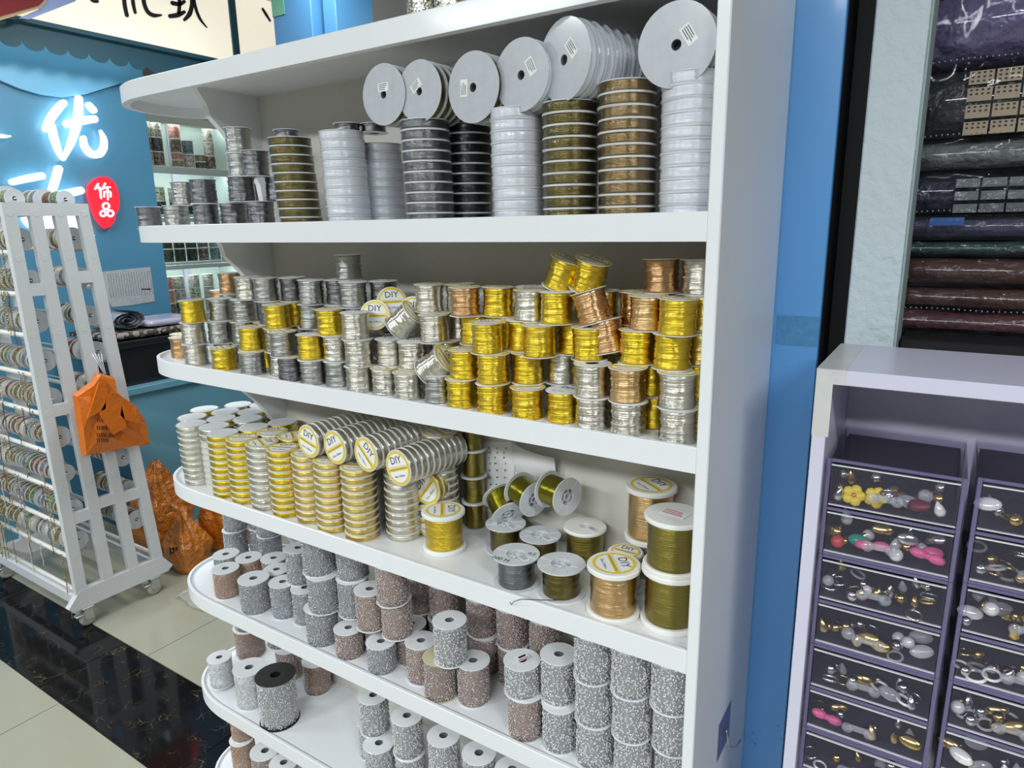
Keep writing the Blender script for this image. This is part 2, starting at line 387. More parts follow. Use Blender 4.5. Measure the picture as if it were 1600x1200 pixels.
for px, Y, c, n, lean, nm in stacks2:
    X = onY(px, 338, Y)[0]
    if px > 1060: X = -.0405
    SX.append((X, Y, Z2 + n * RH))
    for i in range(n):
        u = i / n
        put('beading_reel', reel_body, [('wire', REELW[c][R.randrange(3)]), ('shrink_film', reel_film)],
            (X + lean * u + R.uniform(-.0006, .0006), Y + R.uniform(-.0006, .0006), Z2 + i * RH), (0, 0, R.uniform(0, 6.28)),
            f'{CN[c]} wire reel, {ORD[i]} up in the {nm}', 'wire reel', 'flat reels stacked on the upper shelf')
# reels standing on edge on top of the stacks
def sticker(r, w_, h_, ang, off):
    mb = MB(); M = Matrix.Rotation(ang, 4, 'Z') @ Matrix.Translation((0, off, 0))
    mb.box(-w_ / 2, w_ / 2, -h_ / 2, h_ / 2, RH, RH + .0003, 'paper', 0, M)
    for k in range(4): mb.box(-w_ * .4, w_ * R.uniform(.15, .4), h_ * (.3 - .2 * k), h_ * (.37 - .2 * k), RH + .0003, RH + .0004, 'ink', 0, M)
    return mb.mesh('sticker')
RF2 = .050
mat('frosted', (.50, .52, .56), .25, coat=.5, noise=(60, .12)); reel2_body = spool_body('reel', RF2, RH, .0014, .018, .0065, 'frosted', 40)
REEL2W = {c: winding('wire', RF2 - .0035, .0014, RH - .0014, .018, c, 5, 40, .0006, 0, 3) for c in ('olive_dark', 'whitewire', 'gunmetal')}
Y0r = .02
#          px    py   n  wire        yaw  sticker(angle, offset)
standing = [(610, 150, 4, 'olive_dark', .02, (0.0, .012), 'near the small white stack'), (666, 145, 6, 'olive_dark', .06, (.6, .012), 'above the dark grey stack'),
            (750, 139, 5, 'olive_dark', .10, (1.5, .018), 'above the black stack'), (825, 120, 4, 'whitewire', .12, (-1.1, .02), 'above the white stack'),
            (895, 96, 11, 'whitewire', .36, (-.9, .018), 'above the upright olive stack'), (1103, 68, 2, 'whitewire', .0, (-1.0, .018), 'beside the side panel')]
for gi, (px, py, n, c, yaw, st, where) in enumerate(standing):
    Yf = .034 if gi not in (4, 5) else .03
    P = onY(px, py, Yf)
    if gi == 5: P[0] = -RF2 - .002
    rr_ = RF2 * (.92, .90, .98, .96, 1.04, .98)[gi]
    d = Vector((math.sin(yaw), math.cos(yaw), 0))
    sm = sticker(RF2, .024, .014, st[0], st[1])
    zmax = S[1] - .0365 - rr_
    zc = min(max(P[2], Z2 + 9 * RH + rr_ * .97), zmax)
    for i in range(n):
        q = Vector((P[0], Yf, zc)) + d * (i * RH * 1.01)
        if q.y > YB - .004: break
        rot = Matrix(((d.y, 0, -d.x), (-d.x, 0, -d.y), (0, 1, 0)))   # local z -> -d (faces the aisle)
        M = rot.to_4x4()
        o = put('beading_reel', reel2_body, [('wire', REEL2W[c])] + ([('sticker', sm)] if i == 0 else []), (0, 0, 0), (0, 0, 0),
                (f'{CN[c]} wire reel with paper sticker, standing on edge {where}' if i == 0 else f'{CN[c]} wire reel on edge {where}, {ORD[i]} in its row'),
                'wire reel', 'reels standing on edge on the stacks')
        sc = rr_ / RF2
        o.matrix_world = Matrix.Translation(q) @ M @ Matrix.Diagonal((sc, sc, 1, 1))
# small dark spools at the end of shelf 2
SH, SF = .049, .028
small_body = spool_body('spool', SF, SH, .0012, .012, .0105, 'milky', 30)
small_body_clear = spool_body('spool', SF, SH, .0012, .012, .0105, 'reel_clear', 30)
SMW = {c: [winding('wire', SF - .0035, .0012, SH - .0012, .012, c, 16, 30, .0010, .0012, s) for s in range(3)] for c in ('gold', 'gold_pale', 'silver', 'steel', 'gunmetal', 'copper', 'rose', 'bronze')}
lab_small = label_disc(MB(), SF - .002, SH + .0002).mesh('label')
mbw = MB(); label_disc(mbw, SF - .002, SH + .0002, gold=False); lab_plain = mbw.mesh('label')
mbl = MB(); mbl.ring(.0165, SF - .001, SH + .0003, 30, 'milky'); mbl.lathe([(.0165, SH + .0003), (.0160, SH - .018)], 30, 'milky'); mbl.disc(.0160, SH - .018, 30, 'milky_grey'); open_cup = mbl.mesh('hub_cup')
DK = [(233, 338, 0, .05), (276, 335, 0, .05), (322, 334, 0, .05), (365, 333, 0, .07), (408, 333, 0, .06),
      (288, 300, 1, .07), (318, 298, 1, .05), (350, 298, 1, .075), (378, 298, 1, .06), (410, 296, 1, .075),
      (377, 262, 2, .09), (400, 262, 2, .08), (374, 232, 3, .09)]
lay = ['standing on the shelf board', 'in the second layer', 'in the third layer', 'in the fourth layer', 'on the very top']
placed = []
for px, py, lv, Y in DK:
    z = Z2 + lv * SH; P = onY(px, py, Y); X = P[0]
    for q in placed:
        if q[2] == lv and math.hypot(q[0] - X, q[1] - Y) < 2 * SF: Y = min(.25, q[1] + .02 + math.sqrt(max(0, (2 * SF) ** 2 - (q[0] - X) ** 2)) * (1 if Y >= q[1] else -1)) if abs(q[0] - X) < 2 * SF else Y
    placed.append((X, Y, lv))
    put('wire_spool', small_body, [('wire', SMW['gunmetal' if R.random() < .6 else 'steel'][R.randrange(3)])], (X, Y, z), (0, 0, R.uniform(0, 6)),
        f'small dark wire spool {lay[lv]} at the rounded upper shelf end', 'wire spool', 'dark spools on the upper shelf end')
for (i, dx, dy, n) in ((0, -.012, .006, 1), (1, -.004, .02, 1), (1, .03, .05, 1)):
    X, Y, z = SX[i]
    put('wire_reel', spool_body('spool', .025, .016, .0012, .012, .009, 'milky_grey', 26), [('wire', winding('wire', .021, .0012, .0148, .012, 'gunmetal', 5, 26, .0005, .001, 5))],
        (X + dx + (-.016 if i == 0 else -.008), Y + dy, z), (0, 0, 1), f'small low dark spool lying on top of the {"leaning olive" if i == 0 else "white"} reel stack', 'wire spool', 'low spools on the reel stacks')

# ---- shelf 3: jumble of small spools
Z3 = S[3] - LIP
G, Sv, St, Cu, Ro, Gu, Bz = 'gold', 'silver', 'steel', 'copper', 'rose', 'gunmetal', 'bronze'
J = [(262, 550, 1.0, 0, Cu), (286, 553, .7, 0, Cu), (305, 558, 0, 0, Sv), (302, 526, 0, 1, Sv), (301, 491, 0, 2, G), (348, 561, 0, 0, G), (393, 567, 0, 0, St),
     (453, 577, 0, 0, Gu), (351, 525, .75, 1, St), (342, 491, .75, 2, St), (378, 520, 1.3, 1, St), (382, 488, 1.0, 2, St), (387, 446, 1.0, 3, Sv), (360, 446, 2.1, 3, Cu),
     (344, 464, 3.0, 2, Cu), (423, 448, 1.0, 3, St), (450, 444, 1.35, 3, Gu), (435, 490, .5, 2, G), (457, 486, 1.2, 2, G), (400, 532, .35, 1, G), (420, 535, 1.2, 1, G),
     (441, 539, .1, 1, St), (428, 572, 1.1, 0, G), (485, 549, 0, 1, G), (488, 584, 0, 0, St), (514, 545, 1, 1, Gu), (514, 580, 1, 0, Gu), (530, 553, .35, 1, Sv), (532, 593, .3, 0, St),
     (565, 560, 0, 1, 'open'), (563, 598, 0, 0, Sv), (604, 552, .5, 1, Sv), (601, 601, .2, 0, Sv), (637, 603, .0, 0, Sv), (649, 543, .5, 1, Sv), (517, 503, .3, 2, G), (554, 511, .0, 2, Sv),
     (487, 493, .9, 2, St), (490, 459, .9, 3, St), (527, 453, 1.3, 3, Gu), (559, 455, .9, 3, St), (592, 449, 1.35, 3, Gu), (544, 415, 1.3, 4, St), (565, 482, 1.1, 2, St), (530, 485, 1.2, 2, Gu), (596, 485, 1.3, 2, Gu),
     (682, 460, 1.1, 3, Sv), (687, 510, .8, 2, Sv), (690, 544, .9, 1, Sv), (708, 460, 1.35, 3, Sv), (712, 500, 1.35, 2, Sv), (740, 468, .8, 3, Cu), (786, 470, 1.1, 3, G), (810, 472, 1.3, 3, G),
     (830, 480, .7, 3, Sv), (868, 485, .5, 3, G), (749, 516, 1.0, 2, G), (764, 536, .0, 2, G), (805, 530, .7, 2, G), (848, 534, .3, 2, G), (727, 578, .2, 1, G), (771, 585, 0, 1, G),
     (825, 580, .5, 1, G), (722, 622, .1, 0, G), (768, 628, 0, 0, G), (829, 632, .1, 0, G), (685, 616, .3, 0, 'lead'), (790, 610, 1.2, 0, G), (959, 473, 1.2, 3, 'gold_pale'), (991, 473, 1.1, 3, Ro),
     (1011, 480, .7, 3, Ro), (1047, 491, .3, 3, G), (996, 535, .5, 2, G), (1052, 542, .35, 2, G), (1034, 426, 1.1, 4, Cu), (1094, 434, 1.1, 4, Sv), (1094, 483, 1.1, 3, 'gold_pale'), (1094, 537, 1.1, 2, 'gold_pale'),
     (892, 530, .9, 2, G), (880, 584, .9, 1, Sv), (924, 602, 0, 1, 'open'), (927, 651, 0, 0, Sv), (979, 599, 0, 1, Ro), (978, 655, 0, 0, Sv), (1018, 602, .9, 1, G), (1017, 653, .8, 0, G),
     (1056, 614, 0, 1, Sv), (1057, 665, 0, 0, Sv), (875, 634, .3, 0, G), (935, 580, 1.2, 1, G), (1075, 470, 1.3, 3, Bz)]
TILT = [(880, 428, .95, 4.05, G, (0, .35, 0)), (922, 430, .95, 4.05, G, (.1, .30, 0)), (925, 479, .5, 3.0, Cu, (.05, -.28, 0)), (948, 525, .6, 2.02, Cu, (0, -.22, 0)),
        (591, 494, .9, 2.15, Sv, (1.35, 0, .5)), (610, 476, 1.3, 2.4, Sv, (1.2, 0, .9)), (633, 501, .7, 2.1, Sv, (0, .85, .3)), (651, 488, 1.25, 2.1, Sv, (1.4, 0, .45)), (681, 571, .2, 1.05, Sv, (0, .95, .2)), (578, 512, .9, 2.1, Sv, (0, 1.2, .4))]
ent = []
for px, py, r, lv, c in J:
    Y = .033 + r * .066; X = onY(px, py, Y)[0]; ent.append([min(X, -.031), Y, lv, c, 0])
for lv in (4, 3, 2, 1):       # whatever stands in an upper layer stands on something
    for e in [e for e in ent if e[2] == lv]:
        if not any(q[2] == lv - 1 and math.hypot(q[0] - e[0], q[1] - e[1]) < .040 for q in ent):
            ent.append([e[0], e[1], lv - 1, R.choice([G, G, Sv] if e[0] > -.55 else [St, Gu, Sv]), 1])
for px, py, r, lv, c, rot in TILT:
    Y = .033 + r * .066; X = onY(px, py, Y)[0]; l2 = int(lv) - 1
    if not any(q[2] == l2 and math.hypot(q[0] - X, q[1] - Y) < .04 for q in ent): ent.append([X, Y, l2, G if px > 700 else Sv, 1])
def relax(E, dmin, lim, it=80):
    for _ in range(it):
        for i in range(len(E)):
            for j in range(i):
                if E[i][2] != E[j][2]: continue
                dx, dy = E[i][0] - E[j][0], E[i][1] - E[j][1]; d = math.hypot(dx, dy)
                if d < dmin:
                    if d < 1e-6: dx, dy, d = .001, .001, .0014
                    k = (dmin - d) / 2 / d
                    E[i][0] += dx * k; E[i][1] += dy * k * .5; E[j][0] -= dx * k; E[j][1] -= dy * k * .5
        for e in E: lim(e)
def lim3(e):
    hi = YB - SF - .001 if e[0] > XB - SF else .26
    if XB - .05 < e[0] < XB + .03 and e[2] >= 2: hi = min(hi, .10)
    e[1] = min(max(e[1], SF + .0085), hi); e[0] = min(e[0], -SF - .001)
    if e[0] < -1.165:
        u = (-1.165 - e[0]) / (LEN - 1.165 - SF - .008); v = (e[1] - HD) / (HD - SF - .008); d = math.hypot(u, v)
        if d > 1: e[0] = -1.165 - u / d * (LEN - 1.165 - SF - .008); e[1] = HD + v / d * (HD - SF - .008)
relax(ent, 2 * SF + .0006, lim3)
# drop hidden fillers that still collide
keep = []
for e in sorted(ent, key=lambda e: e[4]):
    if e[4] and any(q[2] == e[2] and math.hypot(q[0] - e[0], q[1] - e[1]) < 2 * SF - .006 for q in keep): continue
    keep.append(e)
def wire_of(c):
    if c == 'open': return SMW[Sv][R.randrange(3)]
    if c == 'lead': return SMW[St][0]
    return SMW[c][R.randrange(3)]
for X, Y, lv, c, hid in keep:
    top = open_cup if c == 'open' else (lab_small if R.random() < .62 else lab_plain)
    cn = {'open': 'silver', 'lead': 'grey steel', **CN}.get(c, CN.get(c, c))
    row = 'front row' if Y < .065 else 'back row'
    nm_ = lambda e: {'open': 'silver', 'lead': 'grey steel', **CN}.get(e[3], e[3])
    up = [e for e in keep if e[2] == lv + 1 and math.hypot(e[0] - X, e[1] - Y) < .034]
    nb = sorted((e for e in keep if e[2] == lv and (e[0], e[1]) != (X, Y)), key=lambda e: math.hypot(e[0] - X, e[1] - Y))
    extra = (f'under {nm_(up[0])}' if up else 'topmost') + (f', beside {nm_(nb[0])}' if nb else '')
    short = ['on shelf board', 'in second layer', 'in third layer', 'in fourth layer', 'on very top'][lv]
    put('wire_spool', small_body, [('wire', wire_of(c)), ('hub_cup' if c == 'open' else 'label', top)], (X, Y, Z3 + lv * SH), (R.uniform(-.02, .02) if lv else 0, R.uniform(-.02, .02) if lv else 0, R.uniform(-.5, .7)),
        (f'small {cn} wire spool with open unlabelled hub, {lay[lv]} of the jumble' if c == 'open' else f'small {cn} wire spool {short}, {row}, {extra}'), 'wire spool', 'small spools jumbled on the middle shelf')
for i, (px, py, r, lv, c, rot) in enumerate(TILT):
    Y = .033 + r * .066; P = onY(px, py, Y); M = Euler(rot).to_matrix().to_4x4()
    o = put('wire_spool', small_body, [('wire', wire_of(c)), ('label', lab_small)], (0, 0, 0), (0, 0, 0),
            f'small {CN[c]} wire spool {"tipped sideways" if abs(rot[1]) > .5 else ("lying with its label facing out" if rot[0] > 1 else "leaning askew")} on the jumbled pile', 'wire spool', 'tipped spools on the jumbled pile')
    o.matrix_world = Matrix.Translation((P[0], min(Y, YB - .03), P[2])) @ M @ Matrix.Translation((0, 0, -SH / 2))

# ---- shelf 4: flat labelled reels in stacks, rows lying on edge, large spools
Z4 = S[4] - LIP
CR, CH = .0345, .0148
def coin_body(name, n=30):
    p = [(.006, 0), (CR - .0012, 0), (CR, .001), (CR, .0014), (CR - .0012, .0022), (.020, .0022), (.020, CH - .0022), (CR - .0012, CH - .0022), (CR, CH - .0014), (CR, CH - .001), (CR - .0012, CH), (.006, CH)]
    mb = MB(); mb.lathe(p, n, 'coin_plastic', True, False); mb.disc(.0065, CH - .0005, n, 'milky'); mb.disc(.0065, .0005, n, 'milky')
    return mb.mesh(name)
mat('coin_plastic', (.66, .65, .60), .28, coat=.6)
coin = coin_body('reel')
CWD = {c: winding('wire', CR - .0009, .0022, CH - .0022, .020, c, 4, 30, .0004, 0, 2) for c in ('gold', 'gold_pale', 'silver')}
lab_coin = label_disc(MB(), CR - .003, CH + .0002).mesh('label')
mbw = MB(); mbw.disc(CR - .003, CH + .0002, 28, 'paper_worn'); mbw.ring(CR * .80, CR - .003, CH + .0003, 28, 'paper'); lab_coin_plain = mbw.mesh('label')
HS4 = 10 * CH
tops = [(304, 663, Sv, 10), (330, 678, G, 10), (370, 682, G, 10), (400, 689, Sv, 10), (440, 698, G, 10), (477, 704, 'gold_pale', 10), (513, 717, 'gold_pale', 10), (551.5, 728, 'gold_pale', 10), (626, 726, Sv, 10),
        (309, 649, Sv, 10), (351, 651, G, 10), (345, 663, Sv, 10), (382, 669, G, 10), (425, 673, Sv, 10), (457, 680, G, 10), (494, 688, 'gold_pale', 10), (531, 700, 'gold_pale', 10), (568, 710, 'gold_pale', 10),
        (323, 636, G, 10), (366, 637, Sv, 10), (395, 654, Sv, 10), (436, 659, G, 10), (366, 626, Sv, 10), (402, 641, G, 10), (441, 645, Sv, 10), (406, 628, Sv, 10), (697, 682, Sv, 14)]
E4 = []
for i, (px, py, c, n) in enumerate(tops):
    P = onZ(px, py, Z4 + n * CH) if i < 26 else (-.552, .146)
    E4.append([P[0], P[1], 0, c, n, i])
def lim4(e):
    hi = YB - CR - .001 if e[0] > XB - CR else DEP - CR - .009
    e[1] = min(max(e[1], CR + .0085), hi)
    if XB - .053 < e[0] < XB and e[1] > .14: e[0] = XB - .053
    if e[0] < -1.165:
        a, b = LEN - 1.165 - CR - .009, HD - CR - .009
        u = (-1.165 - e[0]) / a; v = (e[1] - HD) / b; d = math.hypot(u, v)
        if d > 1: e[0] = -1.165 - u / d * a; e[1] = HD + v / d * b
relax(E4, 2 * CR + .0006, lim4, 150)
HID = []
for X, Y, _, c, n, i in E4:
    lx, ly = R.uniform(-.004, .004), R.uniform(-.003, .003)
    if i < 9: row = 'stack along the shelf front'
    elif i < 18: row = 'stack in the second row'
    elif i == 26: row = 'tallest stack beside the gold spool'
    else: row = 'stack at the back of the rounded end'
    pl = i < 2 or 8 < i < 13 or 17 < i < 26
    back = 9 <= i < 26
    for k in range(n):
        u = k / n
        if back and k < n - 2: HID.append((X + lx * (u - .5), Y + ly * (u - .5), Z4 + k * CH)); continue
        put('wire_reel', coin, [('wire', CWD[c])] + ([('label', lab_coin_plain if pl else lab_coin)] if k == n - 1 else []), (X + lx * (u - .5) + R.uniform(-.0006, .0006), Y + ly * (u - .5) + R.uniform(-.0006, .0006), Z4 + k * CH), (0, 0, R.uniform(-.6, .9)),
            f'flat {CN[c]} wire reel, {ORD[k]} up in a {row}', 'wire reel', 'flat clear reels stacked on the lower middle shelf')
mb = MB()
for x, y, z in HID: mb.lathe([(.01, .0), (CR, .0004), (CR, .002), (CR - .0024, .0024), (CR - .0024, CH - .0024), (CR, CH - .002), (CR, CH - .0004), (.01, CH)], 20, 'coin_plastic', False, False, Matrix.Translation((x, y, z)))
tag(link('stacked_wire_reels', mb.mesh('stacked_wire_reels')), 'lower reels of the stacks hidden behind the front row of flat reels', 'wire reels', None, 'stuff')
rows4 = [(477, 658, 12, 'silver', -.25, 'gold stacks near the bracket'), (518.5, 663, 12, 'silver', .5, 'pale gold stacks'), (568, 684, 12, 'silver', -.75, 'end of the pale gold stacks'), (619, 705, 10, 'silver', .35, 'silver front stack'), (664, 762, 4, 'gold', .9, 'back behind the gold spool'), (664, 800, 4, 'silver', .2, 'shelf board behind the gold spool')]
for gi, (px, py, n, c, spin, where) in enumerate(rows4):
    Y = .022 if gi < 4 else .10
    P = onY(px, py, Y)
    z = Z4 + HS4 + CR if gi < 3 else P[2]
    if gi == 3: z = Z4 + HS4 + CR - .012
    if gi > 3: P = onY(664, 762, Y); z = Z4 + CR + (.069 if gi == 4 else 0)
    dx = (.08, .10, .12, .12, .0, .0)[gi]
    d = Vector((dx, 1, 0)).normalized(); rot = Matrix(((d.y, 0, -d.x), (-d.x, 0, -d.y), (0, 1, 0)))
    for k in range(n):
        q = Vector((P[0], Y + .002, z)) + d * (k * CH + CH)
        if q.y > YB - .004: break
        o = put('wire_reel', coin, [('wire', CWD[c])] + ([('label', lab_coin)] if k == 0 else []), (0, 0, 0), (0, 0, 0),
                (f'flat reel on edge, round label facing out, above the {where}' if gi < 4 else f'flat reel on edge, label facing out, on the {where}') if k == 0 else f'flat reel on edge, {ORD[k]} in the row above the {where}', 'wire reel', 'flat reels standing on edge in rows')
        o.matrix_world = Matrix.Translation(q) @ rot.to_4x4() @ Matrix.Rotation(spin, 4, 'Z')
# large spools
def large_body(Rf, h, t, rc, m='white_plastic', n=40):
    mb = MB(); p = [(.010, 0), (Rf - .002, 0), (Rf, .002), (Rf, t - .002), (Rf - .002, t), (rc, t), (rc, h - t), (Rf - .002, h - t), (Rf, h - t + .002), (Rf, h - .002), (Rf - .002, h), (.010, h)]
    mb.lathe(p, n, m, True, False); mb.lathe([(.0098, .002), (.0098, h - .002)], n, 'milky_grey'); mb.disc(.0099, h - .022, n, 'milky_grey')
    return mb.mesh('spool')
def grey_body(Rf, h, t, rc, n=40):
    """thin grey flanges with a sunk hub crossed by spokes"""
    mb = MB(); rh = Rf * .42
    p = [(rh, 0), (Rf, 0), (Rf, t), (rc, t), (rc, h - t), (Rf, h - t), (Rf, h), (rh, h)]
    mb.lathe(p, n, 'milky_grey', True, False); mb.disc(rh, h - .012, n, 'milky_grey'); mb.lathe([(rh * .99, .001), (rh * .99, h - .001)], n, 'milky_grey')
    mb.lathe([(.008, h - .012), (.008, h - .001), (.005, h - .001), (.005, h - .012)], 20, 'milky_grey', False, False)
    for a in range(5): mb.box(.007, rh, -.0012, .0012, h - .012, h - .002, 'milky_grey', 0, Matrix.Rotation(a * 1.2566, 4, 'Z'))
    for a in range(8): mb.box(rh, Rf - .001, -.0005, .0005, h, h + .0005, 'milky_grey', 0, Matrix.Rotation(a * .785, 4, 'Z'))
    return mb.mesh('spool')
def tagmesh(w_, h_, z, ang, off, red=False):
    mb = MB(); M = Matrix.Rotation(ang, 4, 'Z') @ Matrix.Translation((off, 0, 0)); mb.box(-w_ / 2, w_ / 2, -h_ / 2, h_ / 2, z + .0006, z + .001, 'paper', 0, M)
    for k in range(3): mb.box(-w_ * .42, w_ * R.uniform(.1, .42), h_ * (.26 - .26 * k), h_ * (.36 - .26 * k), z + .001, z + .0011, 'red_ink' if red else 'ink', 0, M)
    return mb.mesh('sticker')
def big(px, py, zt, Rf, h, t, c, kind, lab, label, z0=None, rw=None, xy=None, rz=0., rot=None):
    z0 = Z4 if z0 is None else z0
    P = onZ(px, py, z0 + h) if xy is None else xy
    X = min(P[0], -Rf - .001); Y = min(max(P[1], Rf + .009), YB - Rf - .001)
    body = large_body(Rf, h, t, Rf * .5) if kind == 'w' else grey_body(Rf, h, t, Rf * .45)
    rw = rw or (Rf * .86 if kind == 'w' else Rf * .78)
    wd = winding('wire', rw, t, h - t, Rf * .45, c, 16, 40, .0004, 0, int(px))
    parts = [('wire', wd)]
    if lab == 'diy': parts.append(('label', label_disc(MB(), Rf * .80, h + .0003, 36).mesh('label')))
    if lab == 'tag': parts.append(('sticker', tagmesh(.024, .012, h, -.4, .022)))
    if lab == 'red': parts.append(('sticker', tagmesh(.04, .022, h, -.15, .0, True)))
    o = put('wire_spool', body, parts, (X, Y, z0), (0, 0, rz), label, 'wire spool', None)
    return o, X, Y
big(692.5, 796, 0, .041, .078, .009, 'gold', 'w', 'diy', 'large bright gold wire spool with a round yellow label, alone at the shelf front', rz=-.9)
o_, gx, gy = big(806.5, 865, 0, .040, .053, .002, 'lead', 'g', 'tag', 'lead grey wire spool with marker writing and sticker on its grey flange')
mb = MB(); V_, F_ = text_geo('200 M', .013); mb.add([(x - .012, y - .030, .0536) for x, y, q in V_], F_, 'ink'); V_, F_ = text_geo('0.5', .012); mb.add([(x + .024, y + .012, .0536) for x, y, q in V_], F_, 'ink'); link('marker_writing', mb.mesh('marker_writing'), o_)
big(877, 880, 0, .040, .052, .002, 'olive_dark', 'g', None, 'dark olive wire spool with a bare spoked grey flange, at the shelf front')
big(959.5, 880, 0, .042, .083, .009, 'rose', 'w', 'diy', 'large rose gold wire spool with a round yellow label, at the shelf front', rz=-.9)
o_, bx_, by_ = big(1051, 884, 0, .046, .092, .009, 'olive', 'w', None, 'very large olive wire spool standing on the shelf beside the side panel')
big(1057, 784, 0, .044, .085, .008, 'olive', 'w', 'red', 'large olive wire spool with red printed sticker, stacked on another olive spool', z0=Z4 + .092, xy=(bx_, by_ - .002))
big(790, 817, 0, .038, .052, .002, 'olive_dark', 'g', 'tag', 'dark olive wire spool with paper sticker behind the lead grey spool')
big(844, 835, 0, .038, .046, .002, 'olive_dark', 'g', 'tag', 'low olive wire spool with sticker behind the bare flanged spool')
big(914, 821, 0, .039, .066, .007, 'olive', 'w', 'tag', 'dark gold wire spool with thick white flange and small sticker')
o_, sx_, sy_ = big(982, 859, 0, .030, .066, .005, 'silver', 'w', 'diy', 'silver wire spool with round label behind the rose gold spool', xy=(-.150, .128))
o_, sx2, sy2 = big(1007, 790, 0, .036, .075, .007, 'silver', 'w', None, 'white flanged silver spool carrying the tall gold spool', xy=(-.072, .106))
o_.location = (-.128, .188, Z4)
big(1007, 733, 0, .043, .096, .009, 'rose', 'w', 'diy', 'tall gold wire spool with white flanges stacked on a silver spool', z0=Z4 + .075, xy=(-.128, .178), rz=-.6)
big(749.5, 778, 0, .030, .055, .002, 'olive_dark', 'g', 'tag', 'small dark olive spool standing behind the gold spool', xy=(-.425, .190))
for k in range(4):
    big(736, 700, 0, .027, .055, .002, 'olive', 'g', None, f'olive wire spool {["at the bottom", "second up", "third up", "at the top"][k]} of the stack behind the tall silver reels', z0=Z4 + .055 * k, xy=(-.508, .196))
for (px, py, Y, yaw, roll, c, label) in ((872, 770, .150, 1.25, 0, 'olive_bright', 'bright olive spool lying on its side, flange propped on the spools'), (823, 772, .165, 1.2, .12, 'olive_bright', 'bright olive spool lying on its side between two others'), (787, 789, .165, 1.0, .5, 'olive_bright', 'tilted bright olive spool lying against the handwritten sheet')):
    P = onY(px, py, Y); Rf = .034; h = .050
    o = put('wire_spool', grey_body(Rf, h, .002, Rf * .45), [('wire', winding('wire', .027, .002, h - .002, .015, c, 12, 36, .0003, 0, int(px)))], (0, 0, 0), (0, 0, 0), label, 'wire spool', None)
    ax = Vector((math.sin(yaw) * math.cos(roll), -math.cos(yaw) * math.cos(roll), -math.sin(roll)))
    o.matrix_world = Matrix.Translation(Vector((P[0], min(Y, YB - .036), P[2])) - ax * h / 2) @ ax.to_track_quat('Z', 'Y').to_matrix().to_4x4()
# sheets leaning against the back board
def sheet(name, pts, label, lines, cat='paper', mname='paper', f=None, th=.0006):
    mb = MB(); n = len(pts); V = [tuple(p_) for p_ in pts] + [(p_[0], p_[1] + th, p_[2]) for p_ in pts]
    mb.add(V, [tuple(range(n)), tuple(reversed(range(n, 2 * n)))] + [(i, (i + 1) % n, n + (i + 1) % n, n + i) for i in range(n)], mname)
    o = tag(link(name, mb.mesh(name)), label, cat)
    if lines:
        mb = MB()
        for (x0, z0, x1, z1) in lines: mb.box(min(x0, x1), max(x0, x1), pts[0][1] - .0006, pts[0][1] - .0001, min(z0, z1), max(z0, z1), 'ink')
        link('handwriting', mb.mesh('handwriting'), o)
    return o
yb = YB - .0012
q = lambda x, y: onY(x, y, yb)
c4 = [q(737, 690), q(806, 690), q(800, 800), q(742, 800)]
ln = []
for cx in (752, 764, 774, 788):
    for cy in (700, 707, 715, 724, 735, 746, 757):
        a = q(cx + R.uniform(-2, 2), cy); ln.append((a[0], a[2], a[0] + R.uniform(.002, .006), a[2] + R.uniform(.0006, .002)))
        ln.append((a[0] + .001, a[2] - .002, a[0] + .0018, a[2] + R.uniform(.001, .003)))
sheet('note_sheet', c4, 'handwritten price sheet taped on the back board behind the spools', ln)
mb = MB(); V_ = []; nn = 10
for i in range(nn + 1):
    u = i / nn; a = q(800 + 75 * u, 690 + 20 * u); b = q(808 + 66 * u, 760 - 10 * u)
    yy = yb - .006 - .02 * math.sin(u * 2.2)
    V_ += [(a[0], yy, a[2]), (b[0], yy + .012, b[2]), (a[0], yy + .0006, a[2]), (b[0], yy + .0126, b[2])]
F_ = []
for i in range(nn): F_ += [(4 * i, 4 * i + 1, 4 * i + 5, 4 * i + 4), (4 * i + 2, 4 * i + 6, 4 * i + 7, 4 * i + 3), (4 * i, 4 * i + 4, 4 * i + 6, 4 * i + 2), (4 * i + 1, 4 * i + 3, 4 * i + 7, 4 * i + 5)]
tag(link('curled_sheet', mb.add(V_, F_, 'paper', True).mesh('curled_sheet')), 'blank curled paper sheet peeling from the back board above olive spools', 'paper')
a = [onZ(870, 938, S[4] + .001), onZ(835, 937, S[4] + .003), onZ(815, 936, S[4] + .002), onZ(803, 940, S[4] + .004)]
a = [(v[0], v[1], v[2] + (.0 if i else 0)) for i, v in enumerate(a)] + [tuple(onY(799, 945, -.002)), tuple(onY(797, 941, -.004))]
tag(link('loose_wire', MB().tube(a, .0006, 5, 'ink').mesh('loose_wire')), 'thin loose wire end trailing over the shelf edge', 'wire')

